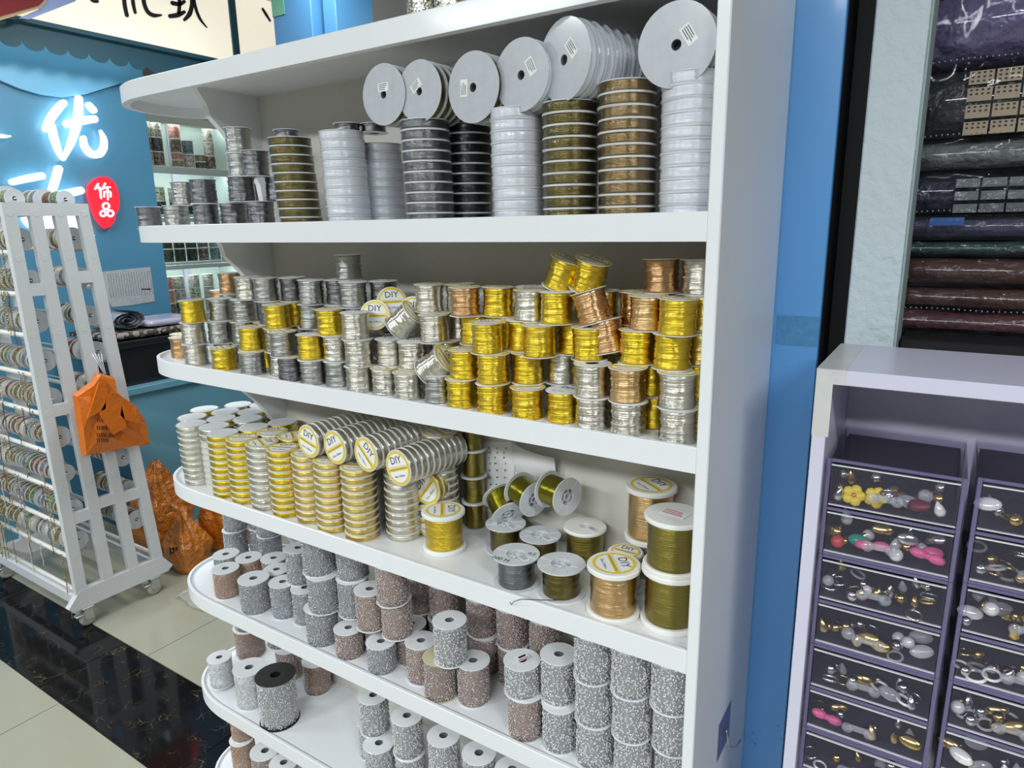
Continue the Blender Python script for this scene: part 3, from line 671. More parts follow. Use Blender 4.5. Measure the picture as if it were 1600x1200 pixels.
# ---- shelves 5, 6, 7: beaded trim spools
def bead_winding(name, rw, z0, z1, core, bead, seed, br=.0017, dens=.55):
    q_ = random.Random(seed); mb = MB()
    mb.lathe([(rw * .6, z0)] + [(rw - .0012 + q_.uniform(-.0005, .0005), z0 + (z1 - z0) * i / 8) for i in range(9)] + [(rw * .6, z1)], 26, core)
    n = int(2 * math.pi * rw * (z1 - z0) / (math.pi * br * br) * dens)
    for i in range(n):
        a = q_.uniform(0, 6.283); z = q_.uniform(z0 + br, z1 - br); r = rw - .0012 + q_.uniform(0, .0012); b_ = br * q_.uniform(.55, 1.1)
        mb.sphere((r * math.cos(a), r * math.sin(a), z), b_, bead if q_.random() < .85 else 'bead_pearl', 6, 4)
    return mb.mesh(name)
TYPES = {'silver': ('beadcore_silver', 'bead_silver'), 'pearl': ('beadcore_silver', 'bead_pearl'), 'pink': ('beadcore_pink', 'bead_pinkgrey'), 'peach': ('beadcore_pink', 'bead_peach'), 'brown': ('beadcore_brown', 'bead_pinkgrey'), 'cream': ('paper_worn', 'bead_pearl')}
TW = {}
def trim(kind, Rf, h, flange, seed):
    key = (kind, round(Rf, 3), round(h, 3), flange)
    if key not in TW:
        core, bead = TYPES[kind]; fine = kind in ('peach', 'brown', 'cream')
        TW[key] = (spool_body('spool', Rf, h, .0016, .012, Rf * .26 if Rf > .03 else .006, flange, 30), bead_winding('beaded_trim', Rf * .93, .0016, h - .0016, core, bead, seed, .0013 if fine else (.0019 if kind == 'pearl' else .0016), .75))
    return TW[key]
TN = {'silver': 'silver', 'pearl': 'silver pearl', 'pink': 'pinkish grey', 'peach': 'peach', 'brown': 'brown', 'cream': 'cream'}
LV = ['standing on the shelf', 'second up in its stack', 'third up in its stack']
def trims(lst, zs, shelfname, hstd, rstd):
    E_ = []
    for it in lst:
        px, py, lv, kind = it[:4]; opt = it[4] if len(it) > 4 else {}
        Rf = opt.get('R', rstd); h = opt.get('h', hstd)
        P = onZ(px, py, zs + lv * hstd + h)
        Y = opt.get('Y', P[1])
        if 'Y' in opt: P = onY(px, py, Y)
        E_.append([min(P[0], -Rf - .001), Y, lv, kind, Rf, h, opt])
    for _ in range(120):
        for i in range(len(E_)):
            for j in range(i):
                A, B = E_[i], E_[j]
                if A[2] != B[2]: continue
                dm = A[4] + B[4] + .0006; dx, dy = A[0] - B[0], A[1] - B[1]; d = math.hypot(dx, dy)
                if 1e-6 < d < dm: k = (dm - d) / 2 / d; A[0] += dx * k; A[1] += dy * k * .5; B[0] -= dx * k; B[1] -= dy * k * .5
        for e in E_:
            r = e[4]; hi = YB - r - .001 if e[0] > XB - r else DEP - r - .009
            e[1] = min(max(e[1], r + .0085), hi); e[0] = min(e[0], -r - .001)
            if e[0] < -1.165 and not e[6].get('rim'):
                a, b = LEN - 1.165 - r - .009, HD - r - .009; u = (-1.165 - e[0]) / a; v = (e[1] - HD) / b; d = math.hypot(u, v)
                if d > 1: e[0] = -1.165 - u / d * a; e[1] = HD + v / d * b
    for k, (X, Y, lv, kind, Rf, h, opt) in enumerate(E_):
        fl_ = opt.get('flange', 'milky'); b, wnd = trim(kind, Rf, h, fl_, 11 + k)
        z = zs + lv * hstd + (LIP if opt.get('rim') else 0)
        lb = opt.get('label') or f'{TN[kind]} beaded trim spool {LV[lv]}, {"front" if Y < .07 else "back"} of {shelfname}'
        o = put('trim_spool', b, [('beaded_trim', wnd)], (X, Y, z), (0, 0, R.uniform(0, 6.28)), lb, 'trim spool', f'beaded trim spools on the {shelfname}')
        for ch in o.children: ch['kind'] = 'stuff'
        if opt.get('tag'):
            mb = MB(); mb.box(-.013, .013, -.007, .007, h + .004, h + .0045, 'paper', 0, Matrix.Rotation(.5, 4, 'Z')); mb.box(-.011, .011, .004, .006, h + .0045, h + .0047, 'red_ink', 0, Matrix.Rotation(.5, 4, 'Z'))
            mb.box(-.009, .006, -.004, .001, h + .0045, h + .0047, 'ink', 0, Matrix.Rotation(.5, 4, 'Z')); mb.box(-.001, .001, -.001, .001, h, h + .004, 'paper'); link('price_tag', mb.mesh('price_tag'), o)
Z5 = S[5] - LIP
sm = {'h': .062, 'R': .031}
T5 = [(353, 865, 0, 'silver', {'h': .07}), (353, 887, 0, 'peach', {'h': .07}), (389, 871, 0, 'peach', {'h': .07}), (428, 873, 0, 'pink', {'h': .07}), (429, 887, 0, 'pink', {'h': .07}), (397, 902, 0, 'silver', {'h': .08, 'R': .036, 'label': 'wide silver beaded trim spool standing alone at the front of the rounded end'}),
      (372, 845, 0, 'silver', {'Y': .23}), (392, 845, 0, 'silver', {'Y': .23}), (420, 850, 0, 'silver', {'Y': .22}), (370, 805, 1, 'silver', {'Y': .23}), (392, 805, 1, 'silver', {'Y': .23}), (418, 812, 1, 'silver', {'Y': .22}),
      (448, 910, 0, 'silver'), (466, 855, 1, 'silver'), (470, 915, 0, 'silver'), (503, 947, 0, 'silver', {'R': .036}), (507, 895, 1, 'silver', {'R': .036}), (495, 835, 2, 'silver', {'R': .036}), (550, 950, 0, 'silver', {'R': .034}), (547, 900, 1, 'silver', {'R': .034}), (548, 842, 2, 'silver', {'R': .034}),
      (527, 987, 0, 'pink', {**sm, 'label': 'short pinkish grey beaded trim spool standing alone at the shelf edge'}), (587, 965, 0, 'pink'), (580, 920, 1, 'pink'), (617, 985, 0, 'pink'), (616, 930, 1, 'pink'), (603, 882, 2, 'pink'), (657, 960, 0, 'pink', {'Y': .15}), (658, 925, 1, 'pink', {'Y': .15}), (655, 880, 2, 'pink', {'Y': .15}), (690, 905, 1, 'pink', {'Y': .15}), (690, 960, 0, 'pink', {'Y': .15}),
      (592, 1013, 0, 'silver', {**sm, 'label': 'short silver beaded trim spool with small hub hole alone at the shelf edge'}), (652, 990, 0, 'pink', {'Y': .062}), (674, 1024, 0, 'pink', {'flange': 'tan_plastic', 'label': 'pinkish beaded trim spool with tan yellowed flanges'}), (739, 1031, 0, 'pink'),
      (702, 963, 1, 'pearl', {'label': 'silver pearl trim spool bridging two pinkish spools below it', 'Y': .045}), (757, 985, 0, 'pink', {'Y': .15}), (752, 935, 1, 'pink', {'Y': .15}), (802, 1000, 0, 'pink', {'Y': .15}), (800, 960, 1, 'pink', {'Y': .15}), (852, 985, 1, 'pink', {'Y': .15}), (850, 1040, 0, 'pink', {'Y': .15}),
      (820, 1083, 0, 'pink'), (818, 1034, 1, 'pearl', {'h': .06, 'tag': 1, 'label': 'short silver pearl trim spool topped by a red price tag'}), (873, 1095, 0, 'pearl'), (868, 1020, 1, 'pearl'), (932, 1120, 0, 'pearl'), (930, 1052, 1, 'pearl'), (926, 985, 2, 'pearl'),
      (992, 1138, 0, 'pearl'), (994, 1075, 1, 'pearl'), (992, 1010, 2, 'pearl'), (1050, 1150, 0, 'pearl'), (1050, 1090, 1, 'pearl'), (1050, 1030, 2, 'pearl')]
trims(T5, Z5, 'fifth shelf down', .0825, .0325)
Z6 = S[6] - LIP
T6 = [(343, 1030, 0, 'cream', {'h': .078, 'R': .031, 'rim': 1, 'label': 'slim cream beaded trim spool perched at the rim of the rounded shelf end'}), (389, 1042, 0, 'cream', {'h': .10, 'R': .040, 'label': 'wide pale grey trim spool wrapped in clear film beside the black spool'}),
      (425, 1057, 0, 'pearl', {'h': .125, 'R': .048, 'flange': 'dark_plastic', 'label': 'large silver trim spool with shiny black flanges'}),
      (387, 985, 1, 'brown', {'Y': .20, 'R': .042}), (387, 1040, 0, 'brown', {'Y': .20, 'R': .042}), (438, 1000, 1, 'pink', {'Y': .185, 'R': .036}), (452, 1030, 0, 'pink', {'Y': .185, 'R': .036}), (493, 1030, 0, 'brown', {'Y': .185, 'R': .036}),
      (583, 1085, 1, 'pearl'), (592, 1160, 0, 'pearl', {'h': .085}), (583, 1150, 0, 'pearl', {'Y': .1}), (640, 1165, 0, 'pearl', {'Y': .075}), (635, 1105, 1, 'pearl', {'Y': .075}), (693, 1150, 1, 'pearl', {'Y': .07}), (693, 1195, 0, 'pearl', {'Y': .07}), (748, 1165, 1, 'pearl', {'Y': .07}), (748, 1215, 0, 'pearl', {'Y': .07}), (800, 1235, 0, 'pearl', {'Y': .06}), (800, 1180, 1, 'pearl', {'Y': .07})]
trims(T6, Z6, 'sixth shelf down', .086, .034)
Z7 = S[7] - LIP
T7 = [(378, 1153, 0, 'peach', {'h': .085}), (378, 1120, 1, 'peach', {'Y': .12, 'h': .07}), (415, 1173, 0, 'pink', {'h': .085, 'R': .040}), (442, 1190, 0, 'pink', {'h': .085, 'R': .038})]
trims(T7, Z7, 'lowest shelf', .086, .034)
# adhesive hook on the side panel
hk = tag(empty('adhesive_hook', (t_, .17, .755)), 'clear adhesive wall hook with bent metal wire stuck on the side panel', 'hook')
clear_mat('hook_pad', (.80, .78, .95), .6, .15, body=(.35, .33, .6))
mb = MB(); mb.box(.0, .0008, -.036, .036, -.036, .036, 'hook_pad', 0, Matrix.Rotation(.0, 4, 'X')); link('pad', mb.mesh('pad'), hk)
mat('chrome', (.75, .75, .75), .15, 1.)
mb = MB(); mb.sphere((.003, 0, .004), .013, 'film', 12, 8, None, (.35, 1, 1)); link('boss', mb.mesh('boss'), hk)
link('wire_hook', MB().tube([(.004, 0, .002), (.007, .003, -.02), (.010, .008, -.034), (.017, .022, -.04), (.019, .04, -.038)], .0014, 6, 'chrome').mesh('wire_hook'), hk)

# ================================================================== RIGHT SIDE: PILLARS, CABINET, BAGS
mat('sky_blue', (.12, .36, .74), .35, coat=.2, noise=(3, .05))
mat('black_board', (.004, .004, .005), .6)
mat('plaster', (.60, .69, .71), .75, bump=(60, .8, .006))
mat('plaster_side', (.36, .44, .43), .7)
mat('blue_tape', (.09, .28, .52), .25, noise=(120, .25))
pil = tag(empty('blue_pillar', (0, 0, 0)), 'blue faced pillar behind the white side panel, sides black for the shaded gap', 'pillar')
link('face_board', MB().box(-.10, .0865, .330, .345, 0, 2.95, 'sky_blue', .001).mesh('face_board'), pil)
link('core', MB().box(-.10, .0860, .3455, .60, 0, 2.95, 'black_board').mesh('core'), pil)  # black core: darkness of the recess beside the pillar put into its colour
link('tape_band', MB().box(.021, .0867, .3292, .3298, onY(1250, 540, .33)[2], onY(1250, 494, .33)[2], 'blue_tape').mesh('tape_band'), pil)
mb = MB()
for k in range(9):
    a = onY(1190 + R.uniform(-16, 38), 1150 + R.uniform(-18, 20), .33); mb.box(a[0], a[0] + R.uniform(.001, .008), .3293, .3298, a[2], a[2] + R.uniform(.0006, .004), 'blue_tape')
link('glue_marks', mb.mesh('glue_marks'), pil)
struct(link('wall_right', MB().box(-.10, 2.5, .92, .98, 0, 2.95, 'black_board').mesh('wall_right')))
wp = tag(empty('plaster_pillar', (0, 0, 0)), 'rough pale blue plaster pillar above the lilac cabinet', 'pillar')
link('shaft', MB().box(.122, .192, .345, .455, 0, 2.95, 'plaster', .002).mesh('shaft'), wp)
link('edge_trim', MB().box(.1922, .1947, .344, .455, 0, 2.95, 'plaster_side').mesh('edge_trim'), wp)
link('gap_shade', MB().box(.0868, .1218, .44, .455, 0, 2.95, 'black_board').mesh('gap_shade'), wp)  # black plate painting the shade in the recess between the pillars
# --- cabinet of clear drawers
mat('lilac', (.66, .64, .78), .35, coat=.2)
mat('worn_tape', (.62, .61, .60), .3, noise=(40, .12))
CF, CB, CZ = .075, .285, 1.405
cab = tag(empty('drawer_cabinet', (.13, CF, 0)), 'lilac white open cabinet with worn taped corner, filled with clear drawers', 'cabinet')
def cpart(nm, x0, x1, y0, y1, z0, z1, m='lilac', c=.0008): link(nm, MB().box(x0 - .13, x1 - .13, y0 - CF, y1 - CF, z0, z1, m, c).mesh(nm), cab)
cpart('side_board', .126, .1425, CF, CB, 0, CZ)
cpart('top_board', .1425, .62, CF, CB, CZ - .019, CZ)
cpart('back_board', .1425, .62, CB - .006, CB, 0, CZ - .019)
cpart('side_board', .62, .637, CF, CB, 0, CZ)
cpart('corner_tape', .1255, .1255 + .020, CF - .0004, CF, CZ - .088, CZ - .0002, 'worn_tape', 0)
cpart('corner_tape', .1255, .158, CF, CB - .004, CZ, CZ + .0004, 'worn_tape', 0)
cpart('corner_tape', .1455, .160, CF - .0004, CF, CZ - .0185, CZ, 'worn_tape', 0)
DX = [(.1455, .2985), (.308, .461)]; UH = .1355; DT = 1.286
mat('pearlb', (.82, .80, .76), .15, .1, coat=1.); mat('goldb', (.72, .52, .16), .18, 1.); mat('silverb', (.78, .78, .78), .14, 1.); mat('glassb', (.8, .8, .82), .05, 0., trans=.7)
mat('yellowb', (.80, .60, .02), .35); mat('winered', (.13, .01, .02), .4); mat('pinkb', (.75, .12, .28), .3); mat('greenb', (.02, .30, .18), .15); mat('redb', (.55, .06, .05), .3); mat('tealb', (.03, .12, .16), .1, .4)
def bit_mesh(kind, m):
    mb = MB()
    if kind == 'bead': mb.sphere((0, 0, .006), .006, m, 12, 8)
    elif kind == 'ring': mb.add(*torus(.008, .0016, 16, 6), m, True, Matrix.Translation((0, 0, .0016)))
    elif kind == 'drop': mb.lathe([(0, 0), (.004, .001), (.0055, .005), (.004, .010), (.0012, .015), (0, .016)], 12, m)
    elif kind == 'flower':
        for a in range(5): mb.sphere((.007 * math.cos(a * 1.2566), .007 * math.sin(a * 1.2566), .003), .0065, m, 8, 5, None, (1, 1, .4))
        mb.sphere((0, 0, .005), .003, 'goldb', 8, 5)
    elif kind == 'oval': mb.sphere((0, 0, .004), .013, m, 14, 8, None, (1, .6, .32))
    elif kind == 'bow':
        for sg in (-1, 1): mb.sphere((sg * .009, 0, .006), .010, m, 10, 6, None, (1, .6, .55))
        mb.sphere((0, 0, .006), .004, m, 8, 5)
    return mb.mesh(kind)
def torus(R_, r_, n, k):
    V = [((R_ + r_ * math.cos(2 * math.pi * j / k)) * math.cos(2 * math.pi * i / n), (R_ + r_ * math.cos(2 * math.pi * j / k)) * math.sin(2 * math.pi * i / n), r_ * math.sin(2 * math.pi * j / k)) for i in range(n) for j in range(k)]
    return V, [(i * k + j, ((i + 1) % n) * k + j, ((i + 1) % n) * k + (j + 1) % k, i * k + (j + 1) % k) for i in range(n) for j in range(k)]
BITS = {}
MNAME = {'pearlb': 'white pearl', 'goldb': 'gold', 'silverb': 'silver', 'glassb': 'clear glass', 'yellowb': 'yellow', 'winered': 'wine red', 'pinkb': 'pink', 'greenb': 'green', 'redb': 'red', 'tealb': 'dark teal'}
def bit(kind, m, loc, where):
    if (kind, m) not in BITS: BITS[kind, m] = bit_mesh(kind, m)
    o = link('jewelry_' + {'bead': 'bead', 'ring': 'ring', 'drop': 'pendant', 'flower': 'flower', 'oval': 'cabochon', 'bow': 'bow'}[kind], BITS[kind, m], None, loc, (R.uniform(-.3, .3), R.uniform(-.3, .3), R.uniform(0, 6.28)))
    if kind in ('flower', 'oval', 'bow'): o.rotation_euler = (R.uniform(.8, 1.25), R.uniform(-.3, .3), R.uniform(-.4, .4)); o.location.z += .011
    sc_ = R.uniform(1.0, 1.5) if kind in ('bead', 'drop', 'ring') else 1.1; o.scale = (sc_, sc_, sc_)
    nm = {'bead': 'round bead', 'ring': 'ring', 'drop': 'drop pendant', 'flower': 'flower charm', 'oval': 'oval cabochon', 'bow': 'bow charm'}[kind]
    tag(o, f'{MNAME[m]} {nm} lying in the {where}', 'jewelry', 'jewelry findings in the clear drawers')
def drawer_parts():
    W = DX[0][1] - DX[0][0]; D = .175; H = UH; th = .002
    unit_ = MB()
    for x0, x1, z0, z1 in ((0, W, H - .0035, H - .0005), (0, W, 0, .003), (0, W, H / 2 - .0035, H / 2 - .0005)): unit_.box(x0, x1, .003, D, z0, z1, 'drawer_clear')
    for x0 in (0, W - th): unit_.box(x0, x0 + th, .003, D, .003, H - .0035, 'drawer_clear')
    unit_.box(0, W, D - .002, D, .003, H - .0035, 'drawer_clear')
    rim = MB()
    for x0 in (0, W - .005): rim.box(x0, x0 + .005, 0, .004, 0, H - .0005, 'drawer_rim', .0008)
    for z0 in (0, H / 2 - .004, H - .0045): rim.box(.005, W - .005, 0, .004, z0, z0 + .004, 'drawer_rim', .0008)
    dr = MB(); w0, w1 = .006, W - .006; hh = H / 2 - .012
    dr.box(w0, w1, .0, .0025, 0, hh, 'drawer_clear', .0006); dr.box(w0, w0 + .002, .0025, D - .006, 0, hh - .004, 'drawer_clear'); dr.box(w1 - .002, w1, .0025, D - .006, 0, hh - .004, 'drawer_clear')
    dr.box(w0, w1, .0025, D - .006, 0, .002, 'drawer_clear'); dr.box(w0, w1, D - .008, D - .006, .002, hh - .004, 'drawer_clear')
    edge = MB(); edge.box(w0, w1, -.0006, .0026, hh - .0012, hh, 'milky'); edge.box(w0, w1, -.0006, .0026, 0, .0012, 'milky_grey')
    kn = MB(); M = Matrix.Rotation(math.pi / 2, 4, 'X')
    for sg in (-1, 1): kn.lathe([(0, .010), (.0065, .009), (.0075, .006), (.006, .003), (.004, 0)], 16, 'knob_clear', False, True, Matrix.Translation((sg * .0135, 0, 0)) @ M)
    kn.box(-.012, .012, -.006, -.0005, -.0045, .0045, 'knob_clear', .002)
    return unit_.mesh('box'), rim.mesh('frame'), dr.mesh('drawer'), edge.mesh('drawer_edge'), kn.mesh('knob'), W, H, D
clear_mat('knob_clear', (.95, .95, .97), .78, .04, body=(.75, .75, .8))
ub, rimm, drm, edm, knm, DW, DH, DD = drawer_parts()
nrow = ['top', 'second', 'third', 'fourth', 'fifth', 'sixth', 'seventh', 'eighth']
for ci in range(2):
    col_n = 'column by the taped side board' if ci == 0 else 'inner column'
    for u in range(4):
        z0 = DT - (u + 1) * UH - (.0 if ci == 0 else -.004)
        bx = tag(link('drawer_box', ub, None, (DX[ci][0], CF + .012, z0)), f'clear violet two-drawer box, {nrow[u]} down in the {col_n}', 'drawer box', 'clear two-drawer boxes in the lilac cabinet')
        link('frame', rimm, bx)
        for k in range(2):
            zz = .0055 + (1 - k) * (UH / 2 - .0015)
            d = link('drawer', drm, bx, (0, 0, zz)); link('drawer_edge', edm, d); link('knob', knm, d, (DW / 2 - .006, -.0005, .022))
            row = u * 2 + k
            where = f'{nrow[row]} drawer down, {col_n}'
            if row > 6: continue
            base = Vector((DX[ci][0], CF + .012, z0 + zz + .0022))
            spots = [(.014 + .0145 * i + R.uniform(-.003, .003), .010 + .017 * j + R.uniform(-.003, .003)) for i in range(9) for j in range(3)]
            R.shuffle(spots)
            sp = []
            if ci == 0 and row == 0: sp = [('flower', 'yellowb'), ('flower', 'yellowb'), ('oval', 'winered'), ('oval', 'glassb')]
            if ci == 0 and row == 1: sp = [('bead', 'redb'), ('oval', 'greenb'), ('bow', 'pinkb'), ('bow', 'pinkb'), ('oval', 'pinkb')]
            if ci == 0 and row == 2: sp = [('bead', 'tealb')]
            if ci == 0 and row == 5: sp = [('bow', 'pinkb')]
            fixed = {0: [(.034, .012), (.058, .018), (.108, .012), (.094, .02)], 1: [(.018, .012), (.046, .022), (.062, .012), (.122, .014), (.126, .028)], 2: [(.080, .011)], 5: [(.028, .014)]}
            pos = fixed.get(row, []) if ci == 0 else []
            allb = [(k_, m_, p_, .001) for (k_, m_), p_ in zip(sp, pos)]
            n = (27, 27, 24, 22, 16, 10, 10)[row] if ci == 0 else 20
            for p_ in spots[:n]:
                if any(math.hypot(p_[0] - q_[0], p_[1] - q_[1]) < .016 for q_ in pos): continue
                allb.append((R.choice(['bead', 'bead', 'bead', 'ring', 'drop', 'oval']), R.choice(['pearlb', 'goldb', 'goldb', 'silverb', 'silverb', 'glassb']), p_, R.choice([.0005, .0005, .006, .014, .022]) if row < 3 else R.choice([.0005, .0005, .008])))
            for k_, m_, p_, dz in allb: bit(k_, m_, base + Vector((p_[0], p_[1], dz)), where)
# --- bags of goods stacked beyond the pillar
mat('bag_violet', (.16, .13, .28), .25, coat=1., coat_r=.05, noise=(14, .5), bump=(28, 1., .02)); mat('bag_dark', (.025, .027, .03), .25, coat=1., coat_r=.05, noise=(12, .5), bump=(30, 1., .02)); mat('bag_grey', (.20, .22, .22), .25, coat=1., coat_r=.05, noise=(14, .5), bump=(30, 1., .02))
mat('bag_navy', (.022, .022, .05), .25, coat=1., coat_r=.05, noise=(12, .4), bump=(24, 1., .02)); mat('bag_slate', (.08, .08, .14), .25, coat=1., coat_r=.05, noise=(12, .4), bump=(24, 1., .02)); mat('bag_green', (.02, .07, .045), .25, coat=1., coat_r=.05, noise=(12, .5), bump=(28, 1., .02))
mat('bag_brown', (.10, .045, .035), .25, coat=1., coat_r=.05, noise=(14, .5), bump=(24, 1., .02)); mat('bag_maroon', (.13, .05, .06), .25, coat=1., coat_r=.05, noise=(14, .5), bump=(24, 1., .02)); mat('card', (.55, .43, .30), .6)
mat('blue_card', (.03, .12, .42), .5)
clear_mat('bag_film', (.97, .97, .98), .86, .05, (38, 1., .03), body=(.06, .06, .07))
BAGS = [('bag_violet', 1.815, 1.93, 'violet bag with a dotted zip edge on top of the pile', True), ('bag_dark', 1.708, 1.813, 'dark clear bag showing beige printed cards', True), ('bag_grey', 1.660, 1.706, 'crumpled grey clear bag under the printed cards', False), ('bag_navy', 1.594, 1.658, 'navy bag of cards below the grey bag', True),
        ('bag_slate', 1.553, 1.592, 'slate bag with a bright blue strip below the navy bag', False), ('bag_green', 1.527, 1.551, 'thin dark green clear bag in the pile', False), ('bag_brown', 1.480, 1.525, 'dull brown plastic bag below the green one', False), ('bag_brown', 1.440, 1.478, 'brown plastic bag with white glints and zip dots', True), ('bag_maroon', 1.402, 1.438, 'maroon plastic bag at the bottom of the pile', False)]
def pillow(x0, x1, y0, y1, z0, z1, m, seed):
    q_ = random.Random(seed); mb = MB(); nx, ny = 26, 10; V = []; F = []
    ph = [q_.uniform(0, 6.28) for _ in range(6)]
    for s_ in (0, 1):
        for i in range(nx + 1):
            for j in range(ny + 1):
                u, v = i / nx, j / ny; e = min(1, 5 * min(u, 1 - u) * 2) ** .5 * min(1, 3.2 * min(v, 1 - v) * 2) ** .5
                wob = .0035 * math.sin(9 * u + ph[0] + 3 * v) + .002 * math.sin(23 * u + ph[1]) + .0015 * math.sin(37 * u + ph[2] + 5 * v)
                zm = (z0 + z1) / 2; hh = (z1 - z0) / 2 * (.5 + .5 * e)
                z = zm + (hh + wob * e * .5 if s_ else -hh)
                V.append((x0 + (x1 - x0) * u, y0 + (y1 - y0) * v + .004 * math.sin(12 * u + ph[3]), min(max(z, z0), z1)))
    N = (nx + 1) * (ny + 1)
    for i in range(nx):
        for j in range(ny):
            a = i * (ny + 1) + j; b = a + ny + 1; F += [(a, a + 1, b + 1, b), (N + a, N + b, N + b + 1, N + a + 1)]
    for i in range(nx):
        a = i * (ny + 1); b = a + ny + 1; F.append((a, b, N + b, N + a)); a += ny; b += ny; F.append((a, N + a, N + b, b))
    for j in range(ny): F.append((j, N + j, N + j + 1, j + 1)); o_ = nx * (ny + 1); F.append((o_ + j, o_ + j + 1, N + o_ + j + 1, N + o_ + j))
    return mb.add(V, F, m, True)
sh = tag(link('black_shelf', MB().box(.197, .75, .40, .90, 1.36, 1.40, 'black_board', .002).mesh('black_shelf')), 'black display board under the pile of plastic bags', 'shelf')
for i, (m, z0, z1, lab, dots) in enumerate(BAGS):
    o = tag(link('plastic_bag', pillow(.135, .72, .478 + R.uniform(-.01, .008), .80, z0, z1, m, i).mesh('plastic_bag')), lab, 'plastic bag', 'plastic bags piled beyond the pillar')
    y_ = .4605
    if dots:
        mb = MB(); zt = z0 + .004
        for k in range(60): mb.sphere((.196 + k * .0075, y_, zt + .001 * math.sin(k * .3)), .0013, 'bead_pearl', 5, 4)
        link('zip_dots', mb.mesh('zip_dots'), o)['kind'] = 'stuff'
    if i in (1, 3):
        for r_ in range(4 if i == 1 else 3):
            for k in range(7):
                cz = z1 - .012 - r_ * (.024 if i == 1 else .019); cx = .245 + k * .034
                mb = MB(); hc = .019 if i == 1 else .013
                mb.box(cx, cx + .031, y_ + .0005, y_ + .0012, cz - hc, cz, 'card')
                for a in range(4):
                    for b in range(2 if r_ else 3): mb.box(cx + .003 + a * .0072, cx + .0062 + a * .0072, y_, y_ + .0005, cz - .0042 - b * .0058, cz - .0018 - b * .0058, 'ink')
                if i == 3: mb = MB().box(cx, cx + .031, y_ + .0005, y_ + .0012, cz - hc, cz, 'bag_grey')
                link('printed_card', mb.mesh('printed_card'), o)
    if i == 4: link('blue_strip', MB().box(.216, .262, y_, y_ + .001, z1 - .016, z1 - .004, 'blue_card').mesh('blue_strip'), o)
    # crumpled clear film over the front of the bag
    mb = MB(); V = []; F = []; nx, nz = 60, 7
    for a in range(nx + 1):
        for b in range(nz + 1): V.append((.14 + .57 * a / nx, .4575 - .002 * math.sin(math.pi * b / nz) + R.uniform(-.004, .0015), z0 + (z1 - z0) * b / nz))
    for a in range(nx):
        for b in range(nz): F.append((a * (nz + 1) + b, (a + 1) * (nz + 1) + b, (a + 1) * (nz + 1) + b + 1, a * (nz + 1) + b + 1))
    link('clear_front', mb.add(V, F, 'bag_film', True).mesh('clear_front'), o)

# ================================================================== LEFT: SHOP FRONT, COUNTER, RACK
mat('sign_blue', (.095, .29, .44), .35, coat=.15)
mat('swoop_blue', (.22, .55, .78), .35, coat=.15)
mat('valance_teal', (.035, .13, .18), .5)
mat('cream_box', (.85, .80, .66), .5, emit=(1., .93, .76), es=.75)
mat('led_white', (1, 1, 1), .4, emit=(.86, .94, 1.), es=2.6)
mat('led_red', (.8, .02, .03), .4, emit=(1., .012, .03), es=1.1)
mat('counter_blue', (.16, .38, .48), .4, coat=.1)
mat('counter_side', (.03, .11, .17), .5)
mat('orange_bag', (.72, .17, .012), .3, coat=.6, bump=(30, .6, .01))
mat('orange_film', (.60, .18, .012), .3, coat=.8, noise=(12, .5), bump=(26, 1., .03))
XS, XF = -3.7, -3.45
sw = empty('sign_wall', (XS, 1.0, 0)); tag(sw, 'blue shop sign wall with glowing brush lettering and red seal', 'sign')
def P7(x, y, X=XS): return onX(x, y, X)
def spart(nm, mb): return link(nm, mb.mesh(nm), sw)
def rel(V): return [(v[0] - XS, v[1] - 1.0, v[2]) for v in V]
YR = P7(270, 502)[1]
spart('panel', MB().box(-.05, 0, -1.6, YR - 1.0, 0, 2.62, 'sign_blue', .002))
sp_ = [P7(x, y, XS + .02) for x, y in [(-60, 100), (-30, 112), (0, 125), (30, 138), (65, 148), (100, 152), (135, 147), (170, 136), (200, 127), (224, 121), (222, 85), (222, 40), (-60, 0)]]
sp_[-3][1] = sp_[-4][1]; sp_[-2][1] = sp_[-4][1]
mb = MB(); n = len(sp_)
mb.add(rel(sp_) + rel([(v[0] - .018, v[1], v[2]) for v in sp_]), [tuple(range(n)), tuple(reversed(range(n, 2 * n)))] + [(i, (i + 1) % n, n + (i + 1) % n, n + i) for i in range(n)], 'swoop_blue')
spart('swoop_panel', mb)
